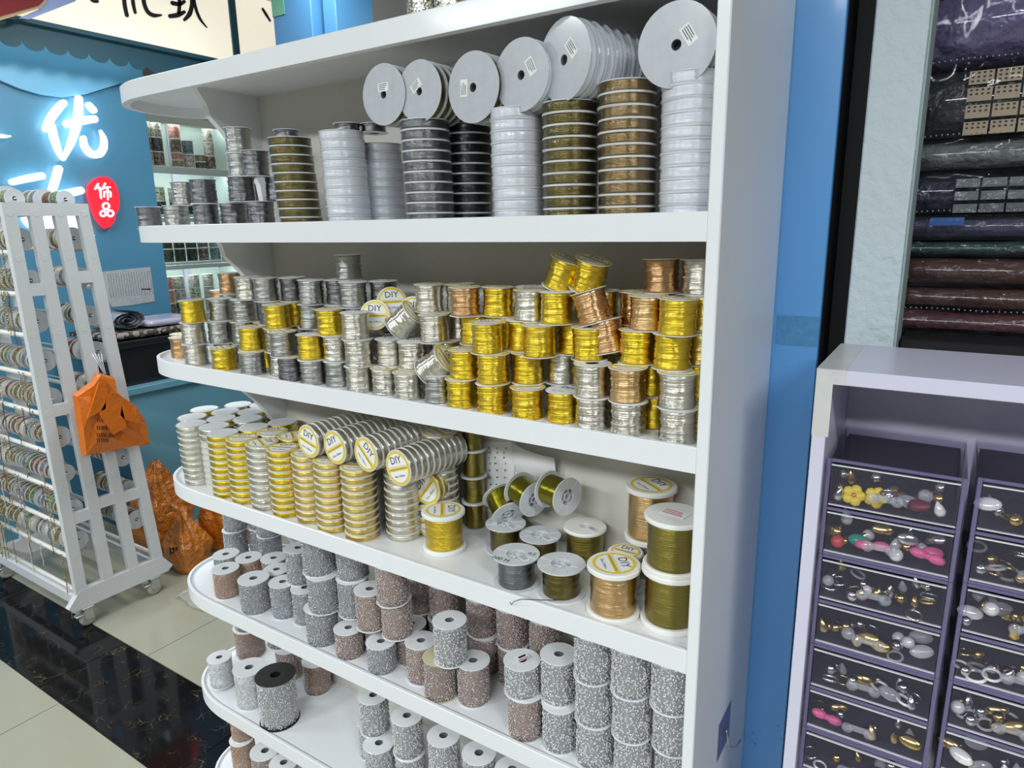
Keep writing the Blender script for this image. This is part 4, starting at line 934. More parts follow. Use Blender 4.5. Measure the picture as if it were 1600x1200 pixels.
def brush(mb, pts, X0, X1, m, f, o=(0., 0., 0.)):
    """a brush stroke: round-ended ribbon of varying width traced on a plane X = const, with thickness"""
    P = [(f(x, y), w_) for x, y, w_ in pts]; L = []; Rr = []
    fine = []
    for i in range(len(P) - 1):
        for k in range(4):
            u = k / 4; a, b = P[i], P[i + 1]; fine.append(((a[0][1] * (1 - u) + b[0][1] * u, a[0][2] * (1 - u) + b[0][2] * u), a[1] * (1 - u) + b[1] * u))
    fine.append(((P[-1][0][1], P[-1][0][2]), P[-1][1]))
    for it in range(3): fine = [fine[0]] + [(((fine[i - 1][0][0] + 2 * fine[i][0][0] + fine[i + 1][0][0]) / 4, (fine[i - 1][0][1] + 2 * fine[i][0][1] + fine[i + 1][0][1]) / 4), fine[i][1]) for i in range(1, len(fine) - 1)] + [fine[-1]]
    pl = []; pr = []
    for i, (c, w_) in enumerate(fine):
        a = fine[max(0, i - 1)][0]; b = fine[min(len(fine) - 1, i + 1)][0]; dx, dy = b[0] - a[0], b[1] - a[1]; d = math.hypot(dx, dy) or 1; nx_, ny_ = -dy / d, dx / d
        pl.append((c[0] + nx_ * w_ / 2, c[1] + ny_ * w_ / 2)); pr.append((c[0] - nx_ * w_ / 2, c[1] - ny_ * w_ / 2))
    def cap(c, w_, a0): return [(c[0] + w_ / 2 * math.cos(a0 + math.pi * k / 6), c[1] + w_ / 2 * math.sin(a0 + math.pi * k / 6)) for k in range(1, 6)]
    dx, dy = fine[-1][0][0] - fine[-2][0][0], fine[-1][0][1] - fine[-2][0][1]; ae = math.atan2(dy, dx)
    dx, dy = fine[1][0][0] - fine[0][0][0], fine[1][0][1] - fine[0][0][1]; as_ = math.atan2(dy, dx)
    m_ = len(pl); V = []; F = []
    for X in (X0, X1): V += [(X - o[0], y - o[1], z - o[2]) for y, z in pl] + [(X - o[0], y - o[1], z - o[2]) for y, z in pr]
    N = 2 * m_
    for i in range(m_ - 1):
        F += [(i, i + 1, m_ + i + 1, m_ + i), (N + i, N + m_ + i, N + m_ + i + 1, N + i + 1), (i, N + i, N + i + 1, i + 1), (m_ + i, m_ + i + 1, N + m_ + i + 1, N + m_ + i)]
    mb.add(V, F, m)
    for c, w_, a0 in ((fine[-1][0], fine[-1][1], ae - math.pi / 2), (fine[0][0], fine[0][1], as_ + math.pi / 2)):
        cp = [(c[0] + w_ / 2 * math.cos(a0 + math.pi * k / 8), c[1] + w_ / 2 * math.sin(a0 + math.pi * k / 8)) for k in range(9)]
        V = [(X1 - o[0], y - o[1], z - o[2]) for y, z in cp] + [(X0 - o[0], y - o[1], z - o[2]) for y, z in cp]
        mb.add(V, [tuple(range(9)), tuple(reversed(range(9, 18)))] + [(k, k + 1, 10 + k, 9 + k) for k in range(8)], m)
c1 = lambda x, y: P7(x / 4, y / 4); c2 = lambda x, y: P7(x / 4, y / 4 + 270)
WS = .0032 / 4 * 4.6      # stroke width: crop pixels -> metres
def strokes(nm, lst, f, m, x0=.022, x1=.045, O=(XS, 1.0, 0), par=None, ws=WS / 4.9):
    mb = MB()
    for st in lst: brush(mb, [(x, y, w_ * ws) for x, y, w_ in st], XS + x0, XS + x1, m, f, O)
    return link(nm, mb.mesh(nm), par or sw)
you = [[(375, 648, 40), (335, 690, 46), (290, 750, 46), (266, 812, 34)], [(300, 790, 44), (318, 870, 46), (345, 950, 34), (368, 998, 10)],
       [(398, 778, 44), (480, 760, 52), (566, 748, 48)], [(472, 622, 42), (470, 720, 50), (452, 815, 50), (420, 905, 38), (376, 1000, 16)],
       [(500, 868, 34), (505, 920, 42), (545, 968, 46), (600, 972, 46), (630, 925, 42), (630, 870, 34), (606, 820, 8)], [(535, 662, 38), (562, 692, 42)]]
strokes('letter', you, c1, 'led_white')
zhi = [[(60, 60, 38), (140, 40, 44), (236, 22, 46)], [(345, -22, 46), (322, 60, 46), (292, 150, 40)], [(350, 140, 50), (420, 128, 50), (480, 112, 48)], [(150, 290, 60), (180, 330, 60), (260, 300, 50)],
       [(300, 260, 50), (280, 330, 50), (230, 400, 30)], [(380, 230, 56), (420, 320, 56), (500, 370, 60), (556, 392, 20)], [(330, 350, 46), (430, 300, 46), (470, 280, 46)], [(60, 200, 44), (30, 300, 44), (-40, 390, 30)]]
strokes('letter', zhi, c2, 'led_white')
strokes('letter', [[(-60, 845, 20), (10, 858, 18), (40, 856, 8)]], c1, 'led_white')
seal_o = [(610, 25), (650, 30), (685, 55), (705, 95), (716, 140), (720, 185), (714, 235), (695, 268), (690, 300), (665, 335), (635, 350), (605, 325), (578, 285), (556, 235), (540, 185), (522, 130), (530, 80), (565, 42)]
sv = [c2(x, y) for x, y in seal_o]; mb = MB(); n = len(sv)
mb.add(rel([(XS + .045, v[1], v[2]) for v in sv]) + rel([(XS + .02, v[1], v[2]) for v in sv]), [tuple(range(n)), tuple(reversed(range(n, 2 * n)))] + [(i, (i + 1) % n, n + (i + 1) % n, n + i) for i in range(n)], 'led_red')
seal = spart('seal', mb)
ring = lambda cx, cy, r: [(cx + r * math.cos(k * .5236), cy + r * math.sin(k * .5236), 11) for k in range(13)]
shi = [[(585, 72, 11), (575, 88, 11), (566, 104, 9)], [(572, 96, 10), (600, 92, 11), (592, 108, 9)], [(598, 112, 11), (600, 140, 11), (604, 162, 8)], [(628, 70, 11), (618, 92, 11), (610, 106, 8)], [(618, 98, 10), (645, 94, 10), (660, 92, 9)], [(622, 122, 10), (650, 116, 10), (664, 124, 10), (662, 152, 9)], [(622, 122, 10), (622, 152, 9)], [(642, 92, 10), (644, 130, 10), (646, 170, 8)]]
strokes('seal_lettering', shi + [ring(634, 210, 20), ring(616, 256, 17), ring(661, 255, 19)], c2, 'led_white', .046, .050, (XS, 1.0, 0), seal)
for z0_ in (2.615,):
    pass
nt = [P7(x, y, XS + .003) for x, y in ((157, 425), (175, 423), (215, 419), (235, 417), (238, 440), (242, 471), (205, 477), (175, 480), (166, 466), (160, 440))]
mat('notice', (.50, .52, .52), .6, noise=(60, .25))
mb = MB(); n = len(nt); mb.add([tuple(v) for v in nt] + [(v[0] - .0015, v[1], v[2]) for v in nt], [tuple(range(n)), tuple(reversed(range(n, 2 * n)))] + [(i, (i + 1) % n, n + (i + 1) % n, n + i) for i in range(n)], 'notice')
no = tag(link('paper_notice', mb.mesh('paper_notice')), 'grey printed paper notice stuck on the blue sign wall', 'paper')
mb = MB()
for k in range(17):
    x = 168 + k * 4.1; a = P7(x, 428 - k * .3, XS + .0035); b = P7(x + 3, 466 - k * .4, XS + .0035); mb.box(XS + .0032, XS + .0037, a[1], a[1] + .0012, b[2], a[2], 'ink_grey' if 'ink_grey' in MATS else 'ink')
for x in (221, 225, 229, 232): a = P7(x, 453); mb.box(XS + .0034, XS + .0040, a[1], a[1] + .012, a[2], a[2] + .008, 'ink')
link('print', mb.mesh('print'), no)
# lit fascia above, scalloped valance below it
fa = tag(empty('fascia_sign', (XF, 1.3, 2.56)), 'cream lit fascia sign with black brush lettering above the valance', 'sign')
def fr(V): return [(v[0] - XF, v[1] - 1.3, v[2] - 2.56) for v in V]
FB = 2.555
link('light_box', MB().box(-.12, 0, -1.6, .62, -.005, .40, 'cream_box', .003).mesh('light_box'), fa)
link('light_box', MB().box(-.12, 0, .665, 1.6, -.005, .40, 'cream_box', .003).mesh('light_box'), fa)
link('divider', MB().box(-.11, .008, .62, .665, -.02, .42, 'valance_teal', .002).mesh('divider'), fa)
link('bottom_rail', MB().box(-.12, .006, -1.6, 1.6, -.028, -.006, 'valance_teal', .002).mesh('bottom_rail'), fa)
cf = lambda x, y: onX(x / 4, y / 4, XF)
def fstrokes(lst):
    mb = MB()
    for st in lst: brush(mb, [(x, y, w_ * .00078) for x, y, w_ in st], XF + .001, XF + .006, 'ink', cf, (XF, 1.3, 2.56))
    return mb
link('letter', fstrokes([[(555, -40, 40), (580, 0, 40), (605, 8, 20)]]).mesh('letter'), fa)
link('letter', fstrokes([[(770, -60, 22), (775, 30, 26), (790, 95, 26)], [(825, -60, 20), (828, 20, 24), (842, 78, 20)], [(890, -70, 24), (895, 20, 28), (920, 80, 30), (960, 100, 26), (1005, 95, 12)]]).mesh('letter'), fa)
link('letter', fstrokes([[(1060, -40, 30), (1120, -20, 30), (1180, -30, 30)], [(1075, 20, 28), (1120, 30, 26), (1150, 10, 20)], [(1118, -40, 26), (1120, 40, 24), (1115, 80, 24)], [(1060, 102, 26), (1110, 96, 30), (1150, 75, 20)], [(1190, -60, 26), (1200, 30, 26), (1185, 90, 30), (1150, 125, 18)], [(1200, -60, 22), (1215, 40, 24), (1245, 120, 22), (1290, 172, 8)]]).mesh('letter'), fa)
link('letter', fstrokes([[(1640, 58, 20), (1660, 90, 24), (1685, 130, 16)]]).mesh('letter'), fa)
va = tag(empty('scalloped_valance', (XF - .03, 1.3, 2.53)), 'dark teal scalloped valance hanging under the lit fascia', 'valance')
pitch = .098; pts = []
for k in range(-14, 10):
    for i in range(9): a = math.pi * i / 9; pts.append((k * pitch + pitch / 2 - pitch / 2 * math.cos(a), -.062 - .046 * math.sin(a) ** .8))
pl = [(-14 * pitch, 0.)] + pts + [(10 * pitch, -.062), (10 * pitch, 0.)]
mb = MB()
for a, b in zip(pts[:-1], pts[1:]): mb.prism([(a[0], 0), (b[0], 0), b, a], lambda u, v, w_: (w_, u, v), (0, .006), 'valance_teal')
link('cloth', mb.mesh('cloth'), va)
area('swoop_light', (-3.50, .85, 2.50), .06, 1.3, 4, (.85, .95, 1.)).rotation_euler = (0, math.radians(-30), 0)
# red hanging plaque at the corner of the sign
rp = tag(empty('red_plaque', (-3.35, .75, 2.6)), 'red plaque with gold border hanging in front of the fascia', 'plaque')
mat('plaque_red', (.25, .006, .008), .6); mat('plaque_gold', (.60, .38, .12), .4); mat('plaque_violet', (.30, .38, .72), .4)
def plate(nm, pts_, m, x0, x1):
    v = [onX(x, y, -3.35) for x, y in pts_]; n = len(v); mb = MB()
    mb.add([(x1, q_[1] - .75, q_[2] - 2.6) for q_ in v] + [(x0, q_[1] - .75, q_[2] - 2.6) for q_ in v], [tuple(range(n)), tuple(reversed(range(n, 2 * n)))] + [(i, (i + 1) % n, n + (i + 1) % n, n + i) for i in range(n)], m)
    link(nm, mb.mesh(nm), rp)
plate('face', [(-60, -60), (70, -60), (66, 2), (58, 10), (4, 25), (-60, 42)], 'plaque_red', .01, .016)
plate('border', [(-60, -60), (74, -60), (70, 4), (62, 13), (4, 31), (-60, 48)], 'plaque_gold', .0, .01)
plate('violet_wing', [(60, -60), (150, -60), (118, 2), (46, 30), (30, 28), (62, 14)], 'plaque_violet', -.012, -.002)
# counter
ct = tag(empty('counter', (-3.2, 1.6, 0)), 'plain blue counter with an overhanging top in front of the lit shelves', 'counter')
link('body', MB().box(-.46, 0, -.69, 1.4, 0, .78, 'counter_blue', .003).mesh('body'), ct)
link('end_board', MB().box(-.46, -.002, -.706, -.691, 0, .78, 'counter_side').mesh('end_board'), ct)
link('worktop', MB().box(-.47, .02, -.715, 1.4, .78, .815, 'counter_blue', .003).mesh('worktop'), ct)
link('seam', MB().box(.0002, .0012, .02, .024, .02, .77, 'counter_side').mesh('seam'), ct)
bb = tag(empty('black_bin', (-3.42, 1.15, .815)), 'shiny black plastic bin standing on the blue counter', 'bin')
mb = MB(); mb.prism([(-.23, 0), (.16, 0), (.20, .20), (-.26, .20)], lambda u, v, w_: (w_, u, v), (-.17, .17), 'dark_plastic'); link('body', mb.mesh('body'), bb)
link('lid', MB().box(-.19, .19, -.28, .22, .20, .235, 'dark_plastic', .006).mesh('lid'), bb)
mat('cloth_pattern_dark', (.10, .08, .07), .6); spot_mat('pattern_cloth', [(.04, .03, .03), (.35, .30, .25), (.08, .06, .05)], 60, .7); mat('lilac_film', (.55, .50, .66), .25, coat=.8, bump=(25, .6, .01)); mat('grey_film', (.42, .40, .44), .25, coat=.8, noise=(30, .5), bump=(35, .8, .01))
o = tag(link('folded_cloth', pillow(-3.60, -3.24, .86, 1.36, 1.052, 1.095, 'pattern_cloth', 71).mesh('folded_cloth')), 'folded dark patterned cloth lying on the black bin', 'cloth')
o = tag(link('folded_packet', pillow(-3.52, -3.25, 1.08, 1.40, 1.097, 1.135, 'lilac_film', 72).mesh('folded_packet')), 'flat lilac plastic packet on top of the patterned cloth', 'packet')
mb = MB(); prof = []
sp = [(.012 + .0065 * k / 6 * 1.6, k * .52) for k in range(40)]
path = [(r * math.cos(a), r * .62 * math.sin(a)) for r, a in sp]
for a, b in zip(path[:-1], path[1:]):
    V = [(w_, p_[0] * 1.15, p_[1] + .05) for w_ in (-.13, .13) for p_ in (a, b)]; mb.add(V, [(0, 1, 3, 2)], 'grey_film', True)
tag(link('rolled_packet', mb.mesh('rolled_packet'), None, (-3.40, 1.00, 1.099)), 'rolled up grey plastic packet beside the lilac packet', 'packet')
# lit wall shelves behind the counter
mat('shelf_mint', (.72, .80, .78), .5); mat('strip_light', (1, 1, 1), .5, emit=(.88, 1., .95), es=14)
LX = -4.3
lu = tag(empty('lit_shelf_unit', (LX, 2.1, 0)), 'white wall shelves lit by hidden strips behind the blue counter', 'shelf')
LZ = [2.345, 2.02, 1.385, 1.00, .60]
for z in (2.345, 2.02, 1.70, 1.378, 1.005, .62): link('shelf_board', MB().box(-.26, 0, -.62, .32, z - .018, z, 'shelf_mint', .002).mesh('shelf_board'), lu); link('front_lip', MB().box(-.012, .002, -.62, .32, z - .048, z - .0185, 'shelf_mint', .001).mesh('front_lip'), lu)
link('back_board', MB().box(-.272, -.26, -.62, .34, .3, 2.6, 'shelf_mint').mesh('back_board'), lu)
link('side_board', MB().box(-.26, .01, .32, .345, 0, 2.6, 'shelf_mint', .002).mesh('side_board'), lu)
link('side_board', MB().box(-.26, .0, .40, .43, 0, 2.6, 'shelf_mint', .002).mesh('side_board'), lu)
link('upright', MB().box(-.262, -.245, .02, .075, .3, 2.6, 'lilac').mesh('upright'), lu)
for z in (2.345, 2.02, 1.70, 1.378, 1.005): link('light_strip', MB().box(-.034, -.014, -.6, .31, z - .030, z - .0185, 'strip_light').mesh('light_strip'), lu)
spot_mat('mosaic_white', [(.62, .60, .54), (.45, .42, .36), (.70, .68, .62), (.30, .26, .22)], 110); spot_mat('mosaic_brown', [(.14, .10, .08), (.25, .20, .16), (.09, .07, .05), (.36, .32, .28)], 120)
spot_mat('mosaic_pink', [(.55, .24, .20), (.62, .36, .30), (.45, .2, .18)], 110); spot_mat('mosaic_blue', [(.10, .20, .26), (.20, .33, .38), (.34, .42, .44)], 110); spot_mat('mosaic_green', [(.02, .035, .025), (.05, .08, .05), (.10, .14, .10), (.02, .02, .02)], 130)
spot_mat('mosaic_olive', [(.30, .27, .16), (.40, .36, .22), (.22, .2, .12)], 120); spot_mat('mosaic_grey', [(.10, .11, .12), (.2, .21, .22), (.05, .05, .06)], 130); spot_mat('mosaic_flower', [(.70, .72, .62), (.6, .55, .05), (.1, .2, .12), (.75, .75, .7)], 110)
def deco(h, r): return spool_body('spool', r, h, .004, r * .5, r * .3, 'white_plastic', 20)
DB = {h: deco(h, .0385) for h in (.048, .092)}
DWM = {}
def deco_spool(px, py, z, h, m, label):
    P = onX(px, py, LX - .06)
    if (m, h) not in DWM: DWM[m, h] = winding('sequin_trim', .036, .004, h - .004, .02, m, 6, 20, .0008, 0, 4)
    put('sequin_spool', DB[h], [('sequin_trim', DWM[m, h])], (LX - .06, P[1], z), (0, 0, R.uniform(0, 6)), label, 'trim spool', 'mosaic trim spools on the lit shelves')
MN = {'mosaic_white': 'white', 'mosaic_brown': 'brown', 'mosaic_pink': 'coral pink', 'mosaic_blue': 'pale blue', 'mosaic_green': 'dark green', 'mosaic_olive': 'olive', 'mosaic_grey': 'dark grey', 'mosaic_flower': 'yellow flowered'}
def column(px, z, lst, where):
    zz = z
    for k, (m, h) in enumerate(lst): deco_spool(px, 600 - 0, zz, h, m, f'{MN[m]} mosaic trim spool, {["bottom", "second", "third", "fourth"][k]} of its pile on the {where}'); zz += h
H_, h_ = .092, .048
def colpx(px, pyb, z, lst, where):
    P = onX(px, pyb, LX - .06); zz = z
    for k, (m, h) in enumerate(lst):
        if (m, h) not in DWM: DWM[m, h] = winding('sequin_trim', .036, .004, h - .004, .02, m, 6, 20, .0008, 0, 4)
        put('sequin_spool', DB[h], [('sequin_trim', DWM[m, h])], (LX - .06, P[1], zz), (0, 0, R.uniform(0, 6)), f'{MN[m]} mosaic trim spool, {["bottom", "second", "third", "fourth"][k]} of its pile on the {where}', 'trim spool', 'mosaic trim spools on the lit shelves'); zz += h
for px, l in ((230, ['white', 'brown', 'white']), (247, ['brown', 'grey', 'white']), (276, ['olive', 'pink', 'brown', 'pink']), (294, ['white', 'blue']), (312, ['grey', 'olive']), (327, ['brown', 'white', 'white'])):
    hs = [h_, h_, H_, H_] if len(l) == 4 else ([h_, h_] if px == 312 else [H_] * len(l))
    colpx(px, 240, 2.02, [('mosaic_' + m, h) for m, h in zip(l, hs)], 'upper lit shelf')
for px, l in ((252, ['green', 'flower']), (275, ['grey', 'white']), (294, ['green', 'white']), (318, ['white', 'white'])): colpx(px, 330, 1.70, [('mosaic_' + m, H_) for m in l], 'second lit shelf')
for px, m in ((262, 'green'), (281, 'green'), (300, 'green'), (318, 'brown'), (336, 'blue'), (354, 'brown')): colpx(px, 395, 1.378, [('mosaic_' + m, H_), ('mosaic_' + m, H_)], 'third lit shelf')
for px, l in ((266, ['brown', 'pink', 'pink']), (284, ['grey', 'white', 'white']), (308, ['green', 'flower', 'white']), (330, ['white', 'white', 'white'])): colpx(px, 480, 1.005, [('mosaic_' + m, H_) for m in l], 'lowest lit shelf')
# orange bags on the floor
def sack(name, c, rx, ry, h, m, seed, knot=True, label='', prints=()):
    q_ = random.Random(seed); mb = MB(); n, k = 44, 18; V = []; F = []; ph = [q_.uniform(0, 6.28) for _ in range(5)]
    for j in range(k + 1):
        u = j / k; s_ = (.90 + .12 * math.sin(u * 4.0)) if u < .4 else max(.09, 1.0 - ((u - .4) / .6) ** 1.15 * .93)
        for i in range(n):
            a = 2 * math.pi * i / n; sq = 1 / max(abs(math.cos(a)), abs(math.sin(a))) ** .45
            w_ = sq * (1 + .05 * math.sin(3 * a + ph[0] + 2 * u) + .03 * math.sin(8 * a + ph[1] + 6 * u) + .22 * u * u * math.sin(11 * a + ph[2]) + .04 * math.sin(5 * a + 9 * u + ph[3]))
            V.append((rx * s_ * w_ * math.cos(a), ry * s_ * w_ * math.sin(a), h * u + .012 * math.sin(4 * a + ph[4]) * (u > 0)))
    for j in range(k):
        for i in range(n): F.append((j * n + i, j * n + (i + 1) % n, (j + 1) * n + (i + 1) % n, (j + 1) * n + i))
    F.append(tuple(reversed(range(n)))); F.append(tuple(k * n + i for i in range(n)))
    o = tag(link(name, mb.add(V, F, m, True).mesh(name), None, c), label, 'bag', 'orange plastic bags')
    if knot:
        mb = MB(); mb.sphere((0, 0, h), rx * .14, m, 10, 6)
        for sg in (-1, 1): mb.tube([(0, 0, h), (sg * rx * .35, -.01, h + .03), (sg * rx * .75, -.03, h - .01)], [.012, .022, .006], 8, m)
        link('knot', mb.mesh('knot'), o)
    if prints:
        mb = MB()
        for (a, z, w_, hh) in prints:
            r0 = .98
            for kx in range(3): mb.box(-w_ / 2 + kx * w_ / 3, -w_ / 2 + kx * w_ / 3 + w_ * .07, -.002, .004, z - hh / 2, z + hh / 2, 'ink', 0, Matrix.Rotation(a, 4, 'Z') @ Matrix.Translation((0, -ry * 1.06, 0)))
            for kz in range(3): mb.box(-w_ / 2, w_ * .38, -.002, .004, z - hh / 2 + kz * hh * .4, z - hh / 2 + kz * hh * .4 + hh * .08, 'ink', 0, Matrix.Rotation(a, 4, 'Z') @ Matrix.Translation((0, -ry * 1.06, 0)))
        link('print', mb.mesh('print'), o)
    return o
sack('orange_bag', (-3.02, .90, 0), .13, .14, .46, 'orange_film', 3, False, 'tall orange bag full of round goods against the counter')
sack('orange_bag', (-2.74, 1.10, 0), .14, .13, .42, 'orange_film', 4, True, 'large orange bag with black printed characters beside the counter', prints=((.5, .27, .05, .05), (.95, .29, .05, .05)))
sack('orange_bag', (-2.74, .84, 0), .12, .085, .27, 'orange_film', 5, True, 'small knotted orange bag in front of the larger orange bags', prints=((.5, .11, .05, .05),))
clear_mat('litter', (.97, .97, .95), .55, .1, (20, .8, .01), body=(.7, .7, .66))
mb = MB(); V = []; F = []
for i in range(9):
    for j in range(7): V.append((-2.50 + .034 * i, .62 + .05 * j + .01 * math.sin(i), .004 + .012 * abs(math.sin(i * 1.7 + j * 2.3))))
for i in range(8):
    for j in range(6): F.append((i * 7 + j, (i + 1) * 7 + j, (i + 1) * 7 + j + 1, i * 7 + j + 1))
tag(link('plastic_sheet', mb.add(V, F, 'litter', True).mesh('plastic_sheet')), 'crumpled clear plastic sheet lying on the cream tiles', 'plastic sheet')
# ---------------- rack of chain spools
mat('rack_white', (.70, .71, .72), .45, noise=(8, .06), coat=.1); mat('rod_white', (.76, .75, .70), .3, coat=.3)
XR, XL = -2.6, -3.38
rk = tag(empty('spool_rack', ((XR + XL) / 2, .46, 0)), 'white wheeled spool rack with slotted end frames and many rods', 'rack')
rx0 = (XR + XL) / 2
bot = [.307, .415, .523, .632]; topy = [.291, .374, .457, .540]
def bar(mb, a, b, wy, X0, X1):
    dy, dz = b[0] - a[0], b[1] - a[1]; L = math.hypot(dy, dz); ny, nz = -dz / L * wy / 2, dy / L * wy / 2
    mb.prism([(a[0] + ny, a[1] + nz), (a[0] - ny, a[1] - nz), (b[0] - ny, b[1] - nz), (b[0] + ny, b[1] + nz)], lambda u, v, w_: (w_ - rx0, u - .46, v), (X0, X1), 'rack_white')
for X0, X1 in ((XR - .028, XR), (XL, XL + .028)):
    fr_ = empty('end_frame'); fr_.parent = rk
    lerp = lambda k, z: bot[k] + (topy[k] - bot[k]) * (z - .13) / 1.56
    for k in range(4): mb = MB(); bar(mb, (bot[k], .13), (topy[k], 1.68), .042, X0, X1); link('post', mb.mesh('post'), fr_)
    mb = MB(); bar(mb, (.270, 1.675), (.562, 1.675), .046, X0 + .0005, X1 - .0005); link('top_bar', mb.mesh('top_bar'), fr_)
    mb = MB(); mb.prism([(.262, .085), (.665, .085), (.690, .105), (.648, .165), (.30, .165), (.248, .105)], lambda u, v, w_: (w_ - rx0, u - .46, v), (X0 - .001, X1 + .001), 'rack_white'); link('foot', mb.mesh('foot'), fr_)
    for k, z in ((0, 1.385), (2, 1.42), (1, 1.40 - .9), (0, .92), (2, .93), (0, .47), (2, .49)):
        mb = MB(); bar(mb, (lerp(k, z), z), (lerp(k + 1, z), z), .045, X0 + .001, X1 - .001); link('crossbar', mb.mesh('crossbar'), fr_)
    for k in range(4):
        for z in (1.66, 1.50, 1.22, .915, .606, .314, .14): 
            link('screw_cap', CAP if 'CAP' in globals() else globals().setdefault('CAP', MB().lathe([(0, .0004), (.0115, .0004), (.0122, 0)], 14, 'rack_white', False, False, Matrix.Rotation(math.pi / 2, 4, 'Y')).mesh('screw_cap')), fr_, ((X1 - rx0) + .0002, lerp(k, z) - .46, z))
RZ = [1.668, 1.522, 1.372, 1.218, 1.066, .915, .760, .606, .454, .314, .166]
for side in (0, 1):
    for z in RZ:
        y = (lerp(0, z) - .012) if side == 0 else (lerp(3, z) + .012)
        link('rod', MB().tube([(XL + .028 - rx0, y - .46, z), (XR - .028 - rx0, y - .46, z)], .0095, 10, 'rod_white').mesh('rod'), rk)
        ya = y + (.050 if side == 0 else -.050)
        if z > .2: link('rod', MB().tube([(XL + .028 - rx0, ya - .46, z + .046), (XR - .028 - rx0, ya - .46, z + .046)], .003, 6, 'rod_white').mesh('rod'), rk)
for y in (.292, .632): link('base_beam', MB().box(XL + .028 - rx0, XR - .028 - rx0, y - .475, y - .445, .105, .15, 'rack_white', .002).mesh('base_beam'), rk)
for X in (XR - .014, XL + .014):
    for y in (.315, .60):
        cs = empty('caster'); cs.parent = rk; cs.location = (X - rx0, y - .46, 0)
        link('wheel', MB().lathe([(.006, -.011), (.026, -.012), (.0305, -.007), (.0305, .007), (.026, .012), (.006, .011)], 20, 'caster_wheel' if 'caster_wheel' in MATS else (mat('caster_wheel', (.42, .40, .34), .4) and 'caster_wheel'), True, True, Matrix.Translation((0, 0, .0305)) @ Matrix.Rotation(math.pi / 2, 4, 'Y')).mesh('wheel'), cs)
        mb = MB(); 
        for sx in (-.017, .015): mb.box(sx, sx + .002, -.014, .02, .028, .082, 'caster_fork' if 'caster_fork' in MATS else (mat('caster_fork', (.55, .55, .55), .35, .6) and 'caster_fork'), .0006)
        mb.box(-.02, .02, -.02, .025, .078, .084, 'caster_fork', .001); link('fork', mb.mesh('fork'), cs)
        link('brake', MB().box(-.014, .014, -.045, -.016, .050, .058, 'caster_fork', .002).mesh('brake'), cs)
spot_mat('chain_gold', [(.55, .40, .14), (.35, .24, .08), (.75, .62, .32)], 240, .25, .9); spot_mat('chain_silver', [(.55, .55, .55), (.30, .30, .31), (.78, .78, .78)], 240, .25, .9); spot_mat('chain_brown', [(.22, .09, .06), (.32, .16, .11), (.12, .05, .04)], 240, .35, .4)
spot_mat('chain_green', [(.05, .14, .07), (.14, .26, .14), (.45, .42, .25)], 240, .3, .3); spot_mat('chain_pearl', [(.72, .68, .60), (.55, .48, .36), (.80, .78, .74)], 220, .3, .3)
CKN = {'chain_gold': 'gold', 'chain_silver': 'silver', 'chain_brown': 'reddish brown', 'chain_green': 'green', 'chain_pearl': 'pearly'}
RB = {}; RW = {}
rod_n = ['top', 'second', 'third', 'fourth', 'fifth', 'sixth', 'seventh', 'eighth', 'ninth', 'tenth']
chain_me = {}
def hang(m, L):
    key = (m, round(L, 2))
    if key not in chain_me:
        mb = MB(); z = 0; i = 0
        while z < L: mb.sphere((0, .0015 * math.sin(i), -z), .0042, m, 6, 4, None, (.6, .6, 1)); z += .0095; i += 1
        mb.box(-.0007, .0007, -.0007, .0007, -L, 0, m)
        chain_me[key] = mb.mesh('hanging_chain')
    return chain_me[key]
for side in (0, 1):
    for ri, z in enumerate(RZ[:-1]):
        y = (lerp(0, z) - .012 + .050) if side == 0 else (lerp(3, z) + .012 - .050)
        zc = z + .046; x = XR - .034 - R.uniform(0, .02)
        xe = XL if side == 0 else XR - .30
        while x > max(xe, XL + .08):
            wd = R.choice([.026, .030, .034, .042]) if ri else R.choice([.05, .06]); rf = R.choice([.037, .040, .043]) if ri else R.choice([.034, .046])
            m = R.choice(['chain_gold', 'chain_gold', 'chain_gold', 'chain_silver', 'chain_pearl', 'chain_brown', 'chain_green'])
            kb = (wd, rf)
            if kb not in RB: RB[kb] = spool_body('spool', rf, wd, .0014, rf * .4, .0075, 'milky_grey', 22)
            kw = (wd, rf, m)
            if kw not in RW: RW[kw] = winding('chain', rf * .93, .0014, wd - .0014, rf * .4, m, 5, 22, .0012, 0, 6)
            o = tag(link('chain_spool', RB[kb]), f'{CKN[m]} {"wide" if wd > .04 else "narrow"} chain spool on the {rod_n[ri]} rod, {"aisle side" if side == 0 else "counter side"} of the rack', 'chain spool', 'chain spools on the white rack')
            o.matrix_world = Matrix.Translation((x - wd, y, zc)) @ Matrix.Rotation(math.pi / 2, 4, 'Y') @ Matrix.Rotation(R.uniform(0, 6), 4, 'Z')
            link('chain', RW[kw], o)
            if side == 0 and R.random() < .42 and ri:
                hc = link('hanging_chain', hang(m, R.choice([.10, .16, .22, .3])), o); hc.matrix_world = Matrix.Translation((x - wd / 2, y - .062, z + .008))
                hc.matrix_parent_inverse = Matrix.Identity(4)
                hc.matrix_basis = o.matrix_world.inverted() @ Matrix.Translation((x - wd / 2, y - .064, z + .006))
            x -= wd + (.0006 if R.random() < .8 else .012)
            if side == 1 and R.random() < .3: x -= .04
